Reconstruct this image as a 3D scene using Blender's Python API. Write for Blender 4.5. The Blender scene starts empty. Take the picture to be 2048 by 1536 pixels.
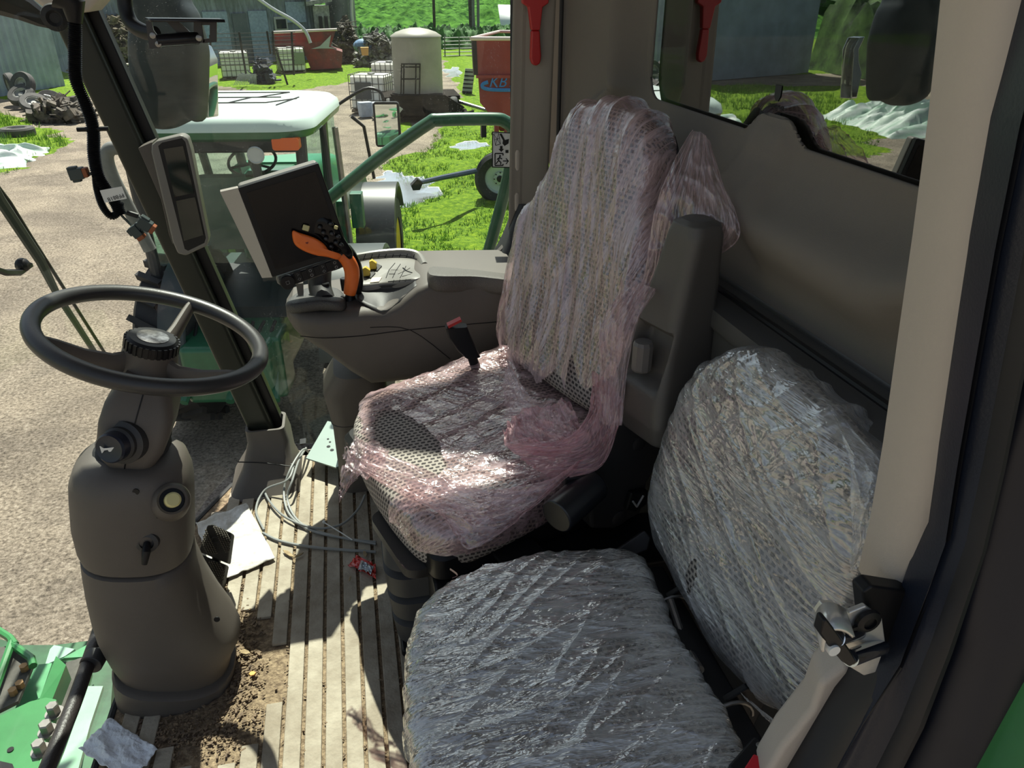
import bpy, math, random
from mathutils import Vector as V, Matrix, noise
random.seed(7)
SC = bpy.context.scene
COL = SC.collection
R = math.radians
# ---------------------------------------------------------------- camera, sky, sun, exposure
F_PX = 1500.0; CAM_H = 1.35; PITCH = R(27.7); YAW = R(12)
cd = bpy.data.cameras.new('camera'); cam = bpy.data.objects.new('camera', cd); COL.objects.link(cam)
cam.location = (0, 0, CAM_H); cam.rotation_euler = (R(90) - PITCH, 0, -YAW)
cd.sensor_width = 36.0; cd.lens = F_PX * 36 / 2048; cd.clip_start = 0.02; cd.clip_end = 2000
SC.camera = cam
W = bpy.data.worlds.new('world'); SC.world = W; W.use_nodes = True
wn = W.node_tree; bg = wn.nodes['Background']
sky = wn.nodes.new('ShaderNodeTexSky'); sky.sky_type = 'NISHITA'; sky.sun_disc = False
sky.sun_elevation = R(54); sky.sun_rotation = R(8); sky.air_density = 1.1; sky.dust_density = 1.5
hs = wn.nodes.new('ShaderNodeHueSaturation'); hs.inputs['Saturation'].default_value = .6
wn.links.new(sky.outputs[0], hs.inputs['Color']); wn.links.new(hs.outputs[0], bg.inputs[0]); bg.inputs[1].default_value = 0.10
SUN_EL, SUN_AZ = 61, 8
sl = bpy.data.lights.new('sun', 'SUN'); sl.energy = 7.6; sl.angle = R(0.6); sl.color = (1, .95, .86)
so = bpy.data.objects.new('sun', sl); COL.objects.link(so)
sd = V((-math.sin(R(SUN_AZ)) * math.cos(R(SUN_EL)), -math.cos(R(SUN_AZ)) * math.cos(R(SUN_EL)), -math.sin(R(SUN_EL))))
so.rotation_euler = sd.to_track_quat('-Z', 'Y').to_euler()
vs = SC.view_settings
vs.view_transform = 'Standard'; vs.look = 'None'; vs.gamma = 1.0; vs.use_curve_mapping = False; vs.exposure = 0.35
try:
    SC.cycles.transparent_max_bounces = 24; SC.cycles.max_bounces = 8
except Exception: pass
G = -2.1                                   # ground level outside, cab floor is z = 0

# ---------------------------------------------------------------- placing helper: a sight line cut by a plane
def ray(u, v):
    a = (u - 1024) / F_PX; b = (768 - v) / F_PX
    dep = math.cos(PITCH) + b * math.sin(PITCH)
    return V((a * math.cos(YAW) + dep * math.sin(YAW), -a * math.sin(YAW) + dep * math.cos(YAW), b * math.cos(PITCH) - math.sin(PITCH)))
def px(u, v, x=None, y=None, z=None, t=None):
    r = ray(u, v)
    if x is not None: t = x / r.x
    elif y is not None: t = y / r.y
    elif z is not None: t = (z - CAM_H) / r.z
    return V((0, 0, CAM_H)) + r * t
def pg(u, v): return px(u, v, z=G)

# ---------------------------------------------------------------- materials
MATS = {}
def nd(nt, t, **kw):
    n = nt.nodes.new(t)
    for k, v in kw.items():
        if k in n.inputs.keys(): n.inputs[k].default_value = v
        else: setattr(n, k, v)
    return n
def mat(name, col, rough=.5, metal=0, mott=0, mscale=8, bump=0, bscale=60, spec=.5, col2=None, emit=0, coat=0, stretch=None):
    if name in MATS: return MATS[name]
    m = bpy.data.materials.new(name); m.use_nodes = True; nt = m.node_tree
    b = nt.nodes['Principled BSDF']; c = tuple(col) + (1,)
    b.inputs['Base Color'].default_value = c; b.inputs['Roughness'].default_value = rough
    b.inputs['Metallic'].default_value = metal; b.inputs['Specular IOR Level'].default_value = spec
    b.inputs['Coat Weight'].default_value = coat
    tc = nd(nt, 'ShaderNodeTexCoord'); src = tc.outputs['Object']
    if stretch:
        mp = nd(nt, 'ShaderNodeMapping'); mp.inputs['Scale'].default_value = stretch; nt.links.new(src, mp.inputs[0]); src = mp.outputs[0]
    if mott or col2:
        n = nd(nt, 'ShaderNodeTexNoise', Scale=mscale, Detail=8, Roughness=.62); nt.links.new(src, n.inputs[0])
        r = nd(nt, 'ShaderNodeValToRGB'); r.color_ramp.elements[0].position = .36; r.color_ramp.elements[1].position = .66
        c2 = col2 or tuple(x * (1 - mott) for x in col)
        r.color_ramp.elements[0].color = tuple(c2) + (1,); r.color_ramp.elements[1].color = c
        nt.links.new(n.outputs[0], r.inputs[0]); nt.links.new(r.outputs[0], b.inputs['Base Color'])
    if bump:
        n = nd(nt, 'ShaderNodeTexNoise', Scale=bscale, Detail=4); nt.links.new(src, n.inputs[0])
        bp = nd(nt, 'ShaderNodeBump', Strength=bump, Distance=.01); nt.links.new(n.outputs[0], bp.inputs['Height']); nt.links.new(bp.outputs[0], b.inputs['Normal'])
    if emit:
        b.inputs['Emission Color'].default_value = c; b.inputs['Emission Strength'].default_value = emit
    MATS[name] = m; return m
def fabric():
    m = bpy.data.materials.new('checked_fabric'); m.use_nodes = True; nt = m.node_tree; b = nt.nodes['Principled BSDF']
    uv = nd(nt, 'ShaderNodeTexCoord'); n0 = nd(nt, 'ShaderNodeTexNoise', Scale=260, Detail=1); nt.links.new(uv.outputs['UV'], n0.inputs[0])
    mx = nd(nt, 'ShaderNodeMix', data_type='VECTOR'); mx.inputs[0].default_value = .0035
    nt.links.new(uv.outputs['UV'], mx.inputs[4]); nt.links.new(n0.outputs[1], mx.inputs[5])
    br = nd(nt, 'ShaderNodeTexBrick', Scale=1.0); br.offset = .5
    br.inputs['Color1'].default_value = (.060, .055, .055, 1); br.inputs['Color2'].default_value = (.08, .072, .07, 1); br.inputs['Mortar'].default_value = (.37, .335, .30, 1)
    br.inputs['Mortar Size'].default_value = .0027; br.inputs['Mortar Smooth'].default_value = .25; br.inputs['Brick Width'].default_value = .0135; br.inputs['Row Height'].default_value = .0105
    nt.links.new(mx.outputs[1], br.inputs[0]); nt.links.new(br.outputs[0], b.inputs['Base Color'])
    b.inputs['Roughness'].default_value = .95; b.inputs['Specular IOR Level'].default_value = .15
    bp = nd(nt, 'ShaderNodeBump', Strength=.5, Distance=.002); nt.links.new(br.outputs[1], bp.inputs['Height']); nt.links.new(bp.outputs[0], b.inputs['Normal'])
    return m
def film(name, tint, a0, a1, scale, stretch, gl=.22, rough=.2, bump=.8, dif=.95):
    m = bpy.data.materials.new(name); m.use_nodes = True; nt = m.node_tree; nt.nodes.remove(nt.nodes['Principled BSDF']); out = nt.nodes['Material Output']
    tc = nd(nt, 'ShaderNodeTexCoord'); mp = nd(nt, 'ShaderNodeMapping'); mp.inputs['Scale'].default_value = stretch; nt.links.new(tc.outputs['UV'], mp.inputs[0])
    n1 = nd(nt, 'ShaderNodeTexNoise', Scale=scale, Detail=5, Roughness=.6, Distortion=.6); nt.links.new(mp.outputs[0], n1.inputs[0])
    n2 = nd(nt, 'ShaderNodeTexNoise', Scale=scale * 3.1, Detail=3, Distortion=1.2); nt.links.new(mp.outputs[0], n2.inputs[0])
    ab = []
    for n in (n1, n2):                                     # sharp creases where the noise crosses its middle
        s = nd(nt, 'ShaderNodeMath', operation='SUBTRACT'); s.inputs[1].default_value = .5; nt.links.new(n.outputs[0], s.inputs[0])
        a = nd(nt, 'ShaderNodeMath', operation='ABSOLUTE'); nt.links.new(s.outputs[0], a.inputs[0]); ab.append(a)
    sm = nd(nt, 'ShaderNodeMath', operation='MULTIPLY_ADD'); sm.inputs[1].default_value = .4
    nt.links.new(ab[1].outputs[0], sm.inputs[0]); nt.links.new(ab[0].outputs[0], sm.inputs[2])
    bp = nd(nt, 'ShaderNodeBump', Strength=bump, Distance=.02); nt.links.new(sm.outputs[0], bp.inputs['Height'])
    rp = nd(nt, 'ShaderNodeMapRange'); rp.inputs[1].default_value = 0; rp.inputs[2].default_value = .075; rp.inputs[3].default_value = a1; rp.inputs[4].default_value = a0
    nt.links.new(ab[0].outputs[0], rp.inputs[0])
    tr = nd(nt, 'ShaderNodeBsdfTransparent'); tr.inputs[0].default_value = tuple(.55 + .45 * x for x in tint) + (1,)
    df = nd(nt, 'ShaderNodeBsdfDiffuse'); df.inputs[0].default_value = tuple(dif * x for x in tint) + (1,)
    tl = nd(nt, 'ShaderNodeBsdfTranslucent'); tl.inputs[0].default_value = tuple(dif * x for x in tint) + (1,)
    m0 = nd(nt, 'ShaderNodeMixShader'); m0.inputs[0].default_value = .4; nt.links.new(df.outputs[0], m0.inputs[1]); nt.links.new(tl.outputs[0], m0.inputs[2])
    m1 = nd(nt, 'ShaderNodeMixShader'); nt.links.new(rp.outputs[0], m1.inputs[0]); nt.links.new(tr.outputs[0], m1.inputs[1]); nt.links.new(m0.outputs[0], m1.inputs[2])
    g = nd(nt, 'ShaderNodeBsdfGlossy'); g.inputs['Roughness'].default_value = rough; g.inputs[0].default_value = (1, 1, 1, 1)
    for x in (df, g): nt.links.new(bp.outputs[0], x.inputs['Normal'])
    lw = nd(nt, 'ShaderNodeLayerWeight', Blend=.4); nt.links.new(bp.outputs[0], lw.inputs['Normal'])
    gm_ = nd(nt, 'ShaderNodeMapRange'); gm_.inputs[3].default_value = gl * .5; gm_.inputs[4].default_value = min(1, gl * 2.2); nt.links.new(lw.outputs['Facing'], gm_.inputs[0])
    m2 = nd(nt, 'ShaderNodeMixShader'); nt.links.new(gm_.outputs[0], m2.inputs[0]); nt.links.new(m1.outputs[0], m2.inputs[1]); nt.links.new(g.outputs[0], m2.inputs[2])
    nt.links.new(m2.outputs[0], out.inputs[0]); return m
def glass(name, tint, refl, dust, haze):
    m = bpy.data.materials.new(name); m.use_nodes = True; nt = m.node_tree; nt.nodes.remove(nt.nodes['Principled BSDF']); out = nt.nodes['Material Output']
    tr = nd(nt, 'ShaderNodeBsdfTransparent'); tr.inputs[0].default_value = tuple(tint) + (1,)
    g = nd(nt, 'ShaderNodeBsdfGlossy'); g.inputs['Roughness'].default_value = .01; g.inputs[0].default_value = (1, 1, 1, 1)
    lw = nd(nt, 'ShaderNodeLayerWeight', Blend=.25)
    mr = nd(nt, 'ShaderNodeMapRange'); mr.inputs[3].default_value = refl; mr.inputs[4].default_value = min(1, refl * 2.5 + .03); nt.links.new(lw.outputs['Facing'], mr.inputs[0])
    m1 = nd(nt, 'ShaderNodeMixShader'); nt.links.new(mr.outputs[0], m1.inputs[0]); nt.links.new(tr.outputs[0], m1.inputs[1]); nt.links.new(g.outputs[0], m1.inputs[2])
    tc = nd(nt, 'ShaderNodeTexCoord')
    vo = nd(nt, 'ShaderNodeTexVoronoi', Scale=150, Randomness=1); nt.links.new(tc.outputs['Object'], vo.inputs[0])
    no = nd(nt, 'ShaderNodeTexNoise', Scale=5, Detail=5); nt.links.new(tc.outputs['Object'], no.inputs[0])
    sp = nd(nt, 'ShaderNodeMapRange'); sp.inputs[1].default_value = .12; sp.inputs[2].default_value = .04; sp.inputs[3].default_value = 0; sp.inputs[4].default_value = dust
    nt.links.new(vo.outputs[0], sp.inputs[0])
    ml = nd(nt, 'ShaderNodeMapRange'); ml.inputs[1].default_value = .42; ml.inputs[2].default_value = .7; ml.inputs[3].default_value = 0; ml.inputs[4].default_value = 1; nt.links.new(no.outputs[0], ml.inputs[0])
    mu = nd(nt, 'ShaderNodeMath', operation='MULTIPLY'); nt.links.new(sp.outputs[0], mu.inputs[0]); nt.links.new(ml.outputs[0], mu.inputs[1])
    hz = nd(nt, 'ShaderNodeMath', operation='MULTIPLY_ADD'); hz.inputs[1].default_value = haze; nt.links.new(ml.outputs[0], hz.inputs[0]); nt.links.new(mu.outputs[0], hz.inputs[2])
    df = nd(nt, 'ShaderNodeBsdfDiffuse'); df.inputs[0].default_value = (.7, .72, .72, 1)
    tl = nd(nt, 'ShaderNodeBsdfTranslucent'); tl.inputs[0].default_value = (.7, .72, .72, 1)
    m0 = nd(nt, 'ShaderNodeMixShader'); nt.links.new(df.outputs[0], m0.inputs[1]); nt.links.new(tl.outputs[0], m0.inputs[2])
    m2 = nd(nt, 'ShaderNodeMixShader'); nt.links.new(hz.outputs[0], m2.inputs[0]); nt.links.new(m1.outputs[0], m2.inputs[1]); nt.links.new(m0.outputs[0], m2.inputs[2])
    nt.links.new(m2.outputs[0], out.inputs[0]); return m
FAB = fabric()
PL = mat('grey_plastic', (.105, .09, .077), .55, bump=.12, bscale=900, mott=.12, mscale=6)
PLD = mat('dark_grey_plastic', (.030, .029, .029), .5, bump=.12, bscale=900)
PLB = mat('beige_plastic', (.50, .44, .375), .6, bump=.1, bscale=700, mott=.06, mscale=4)
PLW = mat('warm_grey_panel', (.175, .152, .126), .75, bump=.18, bscale=900, mott=.08, mscale=5)
BLK = mat('black_plastic', (.009, .009, .010), .42, spec=.28)
RUB = mat('black_rubber', (.016, .016, .017), .7, bump=.2, bscale=120)
GLOSSB = mat('glossy_black', (.005, .005, .006), .2, spec=.22)
SEAL = mat('door_seal_rubber', (.014, .015, .019), .45, mott=.3, mscale=3)
GRN = mat('green_paint', (.045, .235, .07), .35, mott=.25, mscale=5, coat=.3)
GRND = mat('dark_green_paint', (.018, .10, .045), .35, mott=.2, mscale=5, coat=.4)
STEEL = mat('zinc_steel', (.78, .76, .70), .3, metal=.55, mott=.2, mscale=20)
DSTEEL = mat('dull_steel', (.30, .29, .27), .4, metal=.8, mott=.3, mscale=12)
WHT = mat('white_plastic', (.72, .72, .69), .5)
RED = mat('red_plastic', (.45, .02, .02), .4)
ORG = mat('orange_plastic', (.80, .16, .02), .42, mott=.1, mscale=30)
YEL = mat('pale_yellow_button', (.62, .55, .25), .45)

# ---------------------------------------------------------------- mesh builder
from mathutils.bvhtree import BVHTree
WM = {}
def cr(p0, p1, p2, p3, t):
    return .5 * ((2 * p1) + (p2 - p0) * t + (2 * p0 - 5 * p1 + 4 * p2 - p3) * t * t + (3 * p1 - p0 - 3 * p2 + p3) * t ** 3)
def spline(pts, n, closed=False):
    pts = [V(p) for p in pts]; N = len(pts); out = []; S = N if closed else N - 1
    for i in range(S):
        g = (lambda k: pts[k % N]) if closed else (lambda k: pts[max(0, min(N - 1, k))])
        for j in range(n): out.append(cr(g(i - 1), g(i), g(i + 1), g(i + 2), j / n))
    if not closed: out.append(pts[-1].copy())
    return out
def resample(pts, n, closed=True):
    P = pts + [pts[0]] if closed else pts
    L = [0]
    for a, b in zip(P, P[1:]): L.append(L[-1] + (b - a).length)
    out = []; k = 0; m = n if closed else n - 1
    for i in range(n):
        s = L[-1] * i / m
        while k < len(P) - 2 and L[k + 1] < s: k += 1
        d = L[k + 1] - L[k]
        out.append(P[k].lerp(P[k + 1], 0 if d < 1e-9 else min(1, (s - L[k]) / d)))
    return out
class MB:
    def __init__(s): s.v = []; s.f = []; s.uv = None
    def add(s, vs, fs):
        o = len(s.v); s.v += [V(a) for a in vs]; s.f += [tuple(o + i for i in f) for f in fs]; return s
    def box(s, c, d, rot=None, taper=1):
        c = V(c); vs = []
        for sz in (-1, 1):
            for sx, sy in ((-1, -1), (1, -1), (1, 1), (-1, 1)):
                k = taper if sz > 0 else 1
                p = V((sx * d[0] / 2 * k, sy * d[1] / 2 * k, sz * d[2] / 2))
                if rot is not None: p = rot @ p
                vs.append(c + p)
        return s.add(vs, [(3, 2, 1, 0), (4, 5, 6, 7), (0, 1, 5, 4), (1, 2, 6, 5), (2, 3, 7, 6), (3, 0, 4, 7)])
    def prism(s, pts, vec):
        pts = [V(p) for p in pts]; vec = V(vec); n = len(pts)
        nrm = V((0, 0, 0))
        for i in range(n): nrm += (pts[i] - pts[0]).cross(pts[(i + 1) % n] - pts[0])
        if nrm.dot(vec) > 0: pts = pts[::-1]
        vs = pts + [p + vec for p in pts]
        fs = [tuple(range(n)), tuple(range(2 * n - 1, n - 1, -1))] + [(i, i + n, (i + 1) % n + n, (i + 1) % n) for i in range(n)]
        return s.add(vs, fs)
    def tube(s, pts, r, seg=12, closed=False, cap=True, flat=1):
        pts = [V(p) for p in pts]; n = len(pts); rr = r if isinstance(r, (list, tuple)) else [r] * n
        T = []
        for i in range(n):
            a = pts[(i - 1) % n] if (closed or i > 0) else pts[i]; b = pts[(i + 1) % n] if (closed or i < n - 1) else pts[i]
            T.append((b - a).normalized())
        up = V((0, 0, 1)) if abs(T[0].z) < .9 else V((1, 0, 0)); nrm = (up - T[0] * up.dot(T[0])).normalized(); vs = []
        for i in range(n):
            nrm = (nrm - T[i] * nrm.dot(T[i])).normalized(); bn = T[i].cross(nrm)
            for k in range(seg):
                a = 2 * math.pi * k / seg; vs.append(pts[i] + (nrm * math.cos(a) + bn * math.sin(a) * flat) * rr[i])
        fs = []
        for i in range(n if closed else n - 1):
            j = (i + 1) % n
            for k in range(seg): fs.append((i * seg + k, i * seg + (k + 1) % seg, j * seg + (k + 1) % seg, j * seg + k))
        if cap and not closed: fs += [tuple(range(seg - 1, -1, -1)), tuple(range((n - 1) * seg, n * seg))]
        return s.add(vs, fs)
    def cyl(s, a, b, r, seg=16, r2=None): return s.tube([a, b], [r, r if r2 is None else r2], seg)
    def lathe(s, o, ax, prof, seg=32, cap=True):
        ax = V(ax).normalized(); o = V(o); u = V((1, 0, 0)) if abs(ax.x) < .9 else V((0, 1, 0)); u = (u - ax * u.dot(ax)).normalized(); w = ax.cross(u)
        vs = []
        for r, h in prof:
            for k in range(seg):
                a = 2 * math.pi * k / seg; vs.append(o + ax * h + (u * math.cos(a) + w * math.sin(a)) * max(r, 1e-5))
        fs = []
        for i in range(len(prof) - 1):
            for k in range(seg): fs.append((i * seg + k, i * seg + (k + 1) % seg, (i + 1) * seg + (k + 1) % seg, (i + 1) * seg + k))
        if cap: fs += [tuple(range(seg - 1, -1, -1)), tuple(range((len(prof) - 1) * seg, len(prof) * seg))]
        return s.add(vs, fs)
    def loft(s, rings, cap=True):
        n = len(rings[0]); vs = [p for r in rings for p in r]; fs = []
        for i in range(len(rings) - 1):
            for k in range(n): fs.append((i * n + k, i * n + (k + 1) % n, (i + 1) * n + (k + 1) % n, (i + 1) * n + k))
        if cap: fs += [tuple(range(n - 1, -1, -1)), tuple(range((len(rings) - 1) * n, len(rings) * n))]
        return s.add(vs, fs)
    def grid(s, fn, nu, nv, keep=None, uvf=None):
        vs = [fn(i / nu, j / nv) for j in range(nv + 1) for i in range(nu + 1)]; fs = []
        for j in range(nv):
            for i in range(nu):
                if keep and not keep((i + .5) / nu, (j + .5) / nv): continue
                a = j * (nu + 1) + i; fs.append((a, a + 1, a + nu + 2, a + nu + 1))
        if uvf:
            s.uv = s.uv or []
            s.uv += [uvf(i / nu, j / nv) for j in range(nv + 1) for i in range(nu + 1)]
        return s.add(vs, fs)
    def sph(s, c, r, seg=16, rings=10):
        c = V(c); r = (r, r, r) if not isinstance(r, (tuple, list)) else r; vs = []
        rg = []
        for j in range(1, rings):
            t = math.pi * j / rings
            rg.append([c + V((r[0] * math.sin(t) * math.cos(2 * math.pi * k / seg), r[1] * math.sin(t) * math.sin(2 * math.pi * k / seg), -r[2] * math.cos(t))) for k in range(seg)])
        return s.loft(rg)
    def build(s, name, m, parent=None, smooth=32, bevel=0, bseg=2, local=False, solid=0, keepuv=True, **tagkw):
        me = bpy.data.meshes.new(name); vs = s.v
        o = bpy.data.objects.new(name, me)
        if parent is not None:
            Wp = WM.get(parent, Matrix()); WM[o] = Wp
            if not local:
                inv = Wp.inverted(); vs = [inv @ v for v in vs]
            o.parent = parent
        else:
            lo = V([min(v[i] for v in vs) for i in range(3)]); hi = V([max(v[i] for v in vs) for i in range(3)])
            c = V(((lo.x + hi.x) / 2, (lo.y + hi.y) / 2, lo.z)); o.location = c; vs = [v - c for v in vs]; WM[o] = Matrix.Translation(c)
        me.from_pydata([tuple(v) for v in vs], [], s.f); me.validate(clean_customdata=False); me.update()
        if s.uv:
            ul = me.uv_layers.new(name='UVMap')
            for l in me.loops: ul.data[l.index].uv = s.uv[l.vertex_index]
        if m: me.materials.append(m)
        for p in me.polygons: p.use_smooth = True
        me.set_sharp_from_angle(angle=R(smooth))
        if solid:
            md = o.modifiers.new('thickness', 'SOLIDIFY'); md.thickness = solid; md.offset = 0
        if bevel:
            md = o.modifiers.new('bevel', 'BEVEL'); md.width = bevel; md.segments = bseg; md.limit_method = 'ANGLE'; md.angle_limit = R(40); md.harden_normals = True
        COL.objects.link(o)
        if tagkw: tag(o, **tagkw)
        return o
def tag(o, label=None, cat=None, group=None, kind=None):
    if label: o['label'] = label
    if cat: o['category'] = cat
    if group: o['group'] = group
    if kind: o['kind'] = kind
    return o
def thing(name, label, cat, loc=(0, 0, 0), rz=0, group=None):
    o = bpy.data.objects.new(name, None); o.empty_display_size = .05; COL.objects.link(o); o.location = loc; o.rotation_euler = (0, 0, rz)
    WM[o] = Matrix.Translation(V(loc)) @ Matrix.Rotation(rz, 4, 'Z'); return tag(o, label, cat, group)
def dup(o, loc=None, rz=None, label=None, rot=None, parent=None, scale=None):
    c = o.copy(); COL.objects.link(c)
    if parent is not None: c.parent = parent
    if loc is not None: c.location = loc
    if rz is not None: c.rotation_euler = (0, 0, rz)
    if rot is not None: c.rotation_euler = rot
    if scale is not None: c.scale = (scale,) * 3
    if label: c['label'] = label
    for ch in [k for k in bpy.data.objects if k.parent == o]: dup(ch, parent=c)
    return c
def struct(mb, name, m, label=None, **kw):
    o = mb.build(name, m, **kw); o['kind'] = 'structure'
    if label: o['label'] = label
    return o
def rrect(c, e1, e2, h1, h2, r, n=5, p=None):
    """rounded rectangle ring around c"""
    out = []
    r = min(r, h1 * .98, h2 * .98)
    for qx, qy, a0 in ((1, 1, 0), (-1, 1, 90), (-1, -1, 180), (1, -1, 270)):
        for k in range(n + 1):
            a = R(a0 + 90 * k / n); out.append(c + e1 * (qx * (h1 - r) + r * math.cos(a)) + e2 * (qy * (h2 - r) + r * math.sin(a)))
    return out
def pillow(outline, n, top, bot, p=3.0, M=96, K=20, shape=None, disp=None, off=0, keep=None, mb=None, onlytop=False):
    """a padded shape: closed outline, domed on both sides along n"""
    n = V(n).normalized(); ol = resample(spline(outline, 10, True), M); c = sum(ol, V()) / M
    e1 = (ol[0] - c); e1 = (e1 - n * e1.dot(n)).normalized(); e1 = V((0, 0, 1)).cross(n) if abs(n.z) < .9 else V((1, 0, 0)); e1 = (e1 - n * e1.dot(n)).normalized(); e2 = n.cross(e1)
    Rav = sum((q - c).length for q in ol) / M
    def prof(T):
        pts = [(math.sin(a) ** (2 / p) * Rav, math.cos(a) ** (2 / p) * T) for a in [i / 400 * math.pi / 2 for i in range(401)]]
        L = [0]
        for a, b in zip(pts, pts[1:]): L.append(L[-1] + math.hypot(b[0] - a[0], b[1] - a[1]))
        out = []; k = 0
        for i in range(K + 1):
            s = L[-1] * i / K
            while k < 399 and L[k + 1] < s: k += 1
            f = (s - L[k]) / max(1e-9, L[k + 1] - L[k]); out.append(((pts[k][0] * (1 - f) + pts[k + 1][0] * f) / Rav, pts[k][1] * (1 - f) + pts[k + 1][1] * f, s))
        return out
    A = prof(top); B = prof(bot)
    seq = [(s, h, d, 1) for s, h, d in A] + ([] if onlytop else [(s, -h, A[-1][2] + (B[-1][2] - d), -1) for s, h, d in B[::-1]][1:])
    vs = []; uv = []; rings = []
    for s, h, d, side in seq:
        ring = []
        T = top if side > 0 else bot
        for q in ol:
            rel = q - c; w = n * rel.dot(n); pl = rel - w; rad = pl.normalized()
            pos = c + pl * s + w * s + n * h
            nn = (rad * (s ** (p - 1)) / Rav + n * side * ((abs(h) / T) ** (p - 1)) / T).normalized()
            a, b = (pl * s).dot(e1), (pl * s).dot(e2)
            if shape: pos += n * shape(a, b, s, side)
            dd = off + (disp(a, b, s, side, pos) if disp else 0)
            pos += nn * dd
            ring.append(pos); k = d / Rav; uv.append((pl.dot(e1) * k, pl.dot(e2) * k))
        rings.append(ring)
    mb = mb or MB(); o = len(mb.v)
    for r in rings: mb.v += r
    mb.uv = (mb.uv or []) + uv
    for i in range(len(rings) - 1):
        for k in range(M):
            j = (k + 1) % M
            if keep:
                q = rings[i][k]; rel = q - c
                if not keep(rel.dot(e1), rel.dot(e2), seq[i][0], seq[i][3], q): continue
            mb.f.append((o + i * M + k, o + i * M + j, o + (i + 1) * M + j, o + (i + 1) * M + k))
    return mb
def crease(a, b, ang, fa, fb, seed, sharp=3):
    x = a * math.cos(ang) + b * math.sin(ang); y = -a * math.sin(ang) + b * math.cos(ang)
    return (1 - min(1, abs(noise.noise(V((x * fa, y * fb, seed)))) * 2.2)) ** sharp
def text(body, size, name, m, parent, origin, ex, ey, depth=.001, align='LEFT', shear=0):
    cu = bpy.data.curves.new(name, 'FONT'); cu.body = body; cu.size = size; cu.extrude = depth / 2; cu.align_x = align; cu.shear = shear; cu.resolution_u = 3
    to = bpy.data.objects.new(name, cu); COL.objects.link(to); dg = bpy.context.evaluated_depsgraph_get(); me = bpy.data.meshes.new_from_object(to.evaluated_get(dg))
    bpy.data.objects.remove(to); ex = V(ex).normalized(); ey = V(ey); ey = (ey - ex * ey.dot(ex)).normalized(); ez = ex.cross(ey)
    mb = MB(); mb.add([V(origin) + ex * v.co.x + ey * v.co.y + ez * v.co.z for v in me.vertices], [tuple(p.vertices) for p in me.polygons]); bpy.data.meshes.remove(me)
    return mb.build(name, m, parent)
# ================================================================ THE CAB SHELL
X, Y, Z = V((1, 0, 0)), V((0, 1, 0)), V((0, 0, 1))
DIRT = mat('dirt', (.36, .27, .17), .95, col2=(.15, .105, .065), mscale=90, bump=.8, bscale=160)
MATF = mat('dusty_floor_rubber', (.43, .385, .305), .8, col2=(.25, .21, .155), mscale=9, bump=.3, bscale=90)
front = [(-.30, 2.21), (-.36, 2.14), (-.45, 2.05), (-.53, 1.88), (-.58, 1.6), (-.60, 1.25), (-.605, .95), (-.60, .42)]
m = MB(); m.prism([V((x, y, -.06)) for x, y in front] + [V((.66, .42, -.06)), V((.66, 2.21, -.06))], (0, 0, .052))
FL = struct(m, 'floor', DIRT, 'cab floor with dirt lying in the grooves')
def fx(y):
    for (x0, y0), (x1, y1) in zip(front, front[1:]):
        if y1 <= y <= y0: return x0 + (x1 - x0) * (y0 - y) / (y0 - y1)
    return -.6
m = MB(); x = -.575
while x < .6:
    y1 = 2.2 if x > -.30 else max(y for y in [2.2 - .01 * k for k in range(178)] if fx(y) < x - .02)
    y0 = .43
    # the strips stop short of the column's round patch
    if -.52 < x < -.27:
        d = math.sqrt(max(0, 1 - ((x + .40) / .125) ** 2)) * .22
        for a, b in ((y0, 1.27 - d), (1.27 + d, y1)):
            if b > a: m.prism([V((x, a, -.008)), V((x + .0335, a, -.008)), V((x + .0335, b, -.008)), V((x, b, -.008))], (0, 0, .008))
    else:
        m.prism([V((x, y0, -.008)), V((x + .0335, y0, -.008)), V((x + .0335, y1, -.008)), V((x, y1, -.008))], (0, 0, .008))
    x += .0415
m.build('rubber_mat', MATF, FL, bevel=.002)
# rim of the floor along the windscreen with the toothed seal
m = MB(); m.tube([V((x - .004, y, -.012)) for x, y in front], .009, 8)
struct(m, 'trim_1', RUB, 'black seal round the front edge of the floor')
# rear wall: moulded panel, window recess, hump in the sill
def xw(y, z):
    base = .685 - .115 * max(0, (y - 1.75) / .42) ** 2
    base += .05 * max(0, (1.0 - z)) - .012 * math.exp(-((z - .985 - .05 * (1.6 - y)) / .03) ** 2)
    return base
WY0, WY1, WZ0, WZ1, WR = .80, 1.83, 1.117, 1.68, .06
def wsd(y, z):
    hump = .036 * .5 * (1 + math.cos(math.pi * max(0, min(1, (abs(y - 1.236) - .037) / .075))))
    z0 = WZ0 + hump
    cy, cz = (WY0 + WY1) / 2, (z0 + WZ1) / 2; qx = abs(y - cy) - (WY1 - WY0) / 2 + WR; qz = abs(z - cz) - (WZ1 - z0) / 2 + WR
    return math.hypot(max(qx, 0), max(qz, 0)) + min(max(qx, qz), 0) - WR
def rearp(s, t):
    y = .50 + s * (2.17 - .50); z = .60 + t * 1.66
    for _ in range(3):
        d = wsd(y, z)
        if d < -.004:
            g = V(((wsd(y + .002, z) - wsd(y - .002, z)), (wsd(y, z + .002) - wsd(y, z - .002)), 0)) / .004; g = g / max(.3, g.length)
            y += g.x * min(.02, -.004 - d); z += g.y * min(.02, -.004 - d)
    d = wsd(y, z); wd = .05 + .07 * max(0, min(1, (1.14 - z) / .05)); k = max(0, min(1, 1 - d / wd)); k = k * k * (3 - 2 * k)
    lip = .032 * math.exp(-((d - wd * 1.15) / (.35 * wd)) ** 2)
    return V((xw(y, z) + (.73 - xw(y, z)) * k - lip, y, z))
m = MB(); m.grid(rearp, 230, 190, keep=lambda s, t: wsd(.5 + s * 1.67, .6 + t * 1.66) > -.011)
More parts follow.
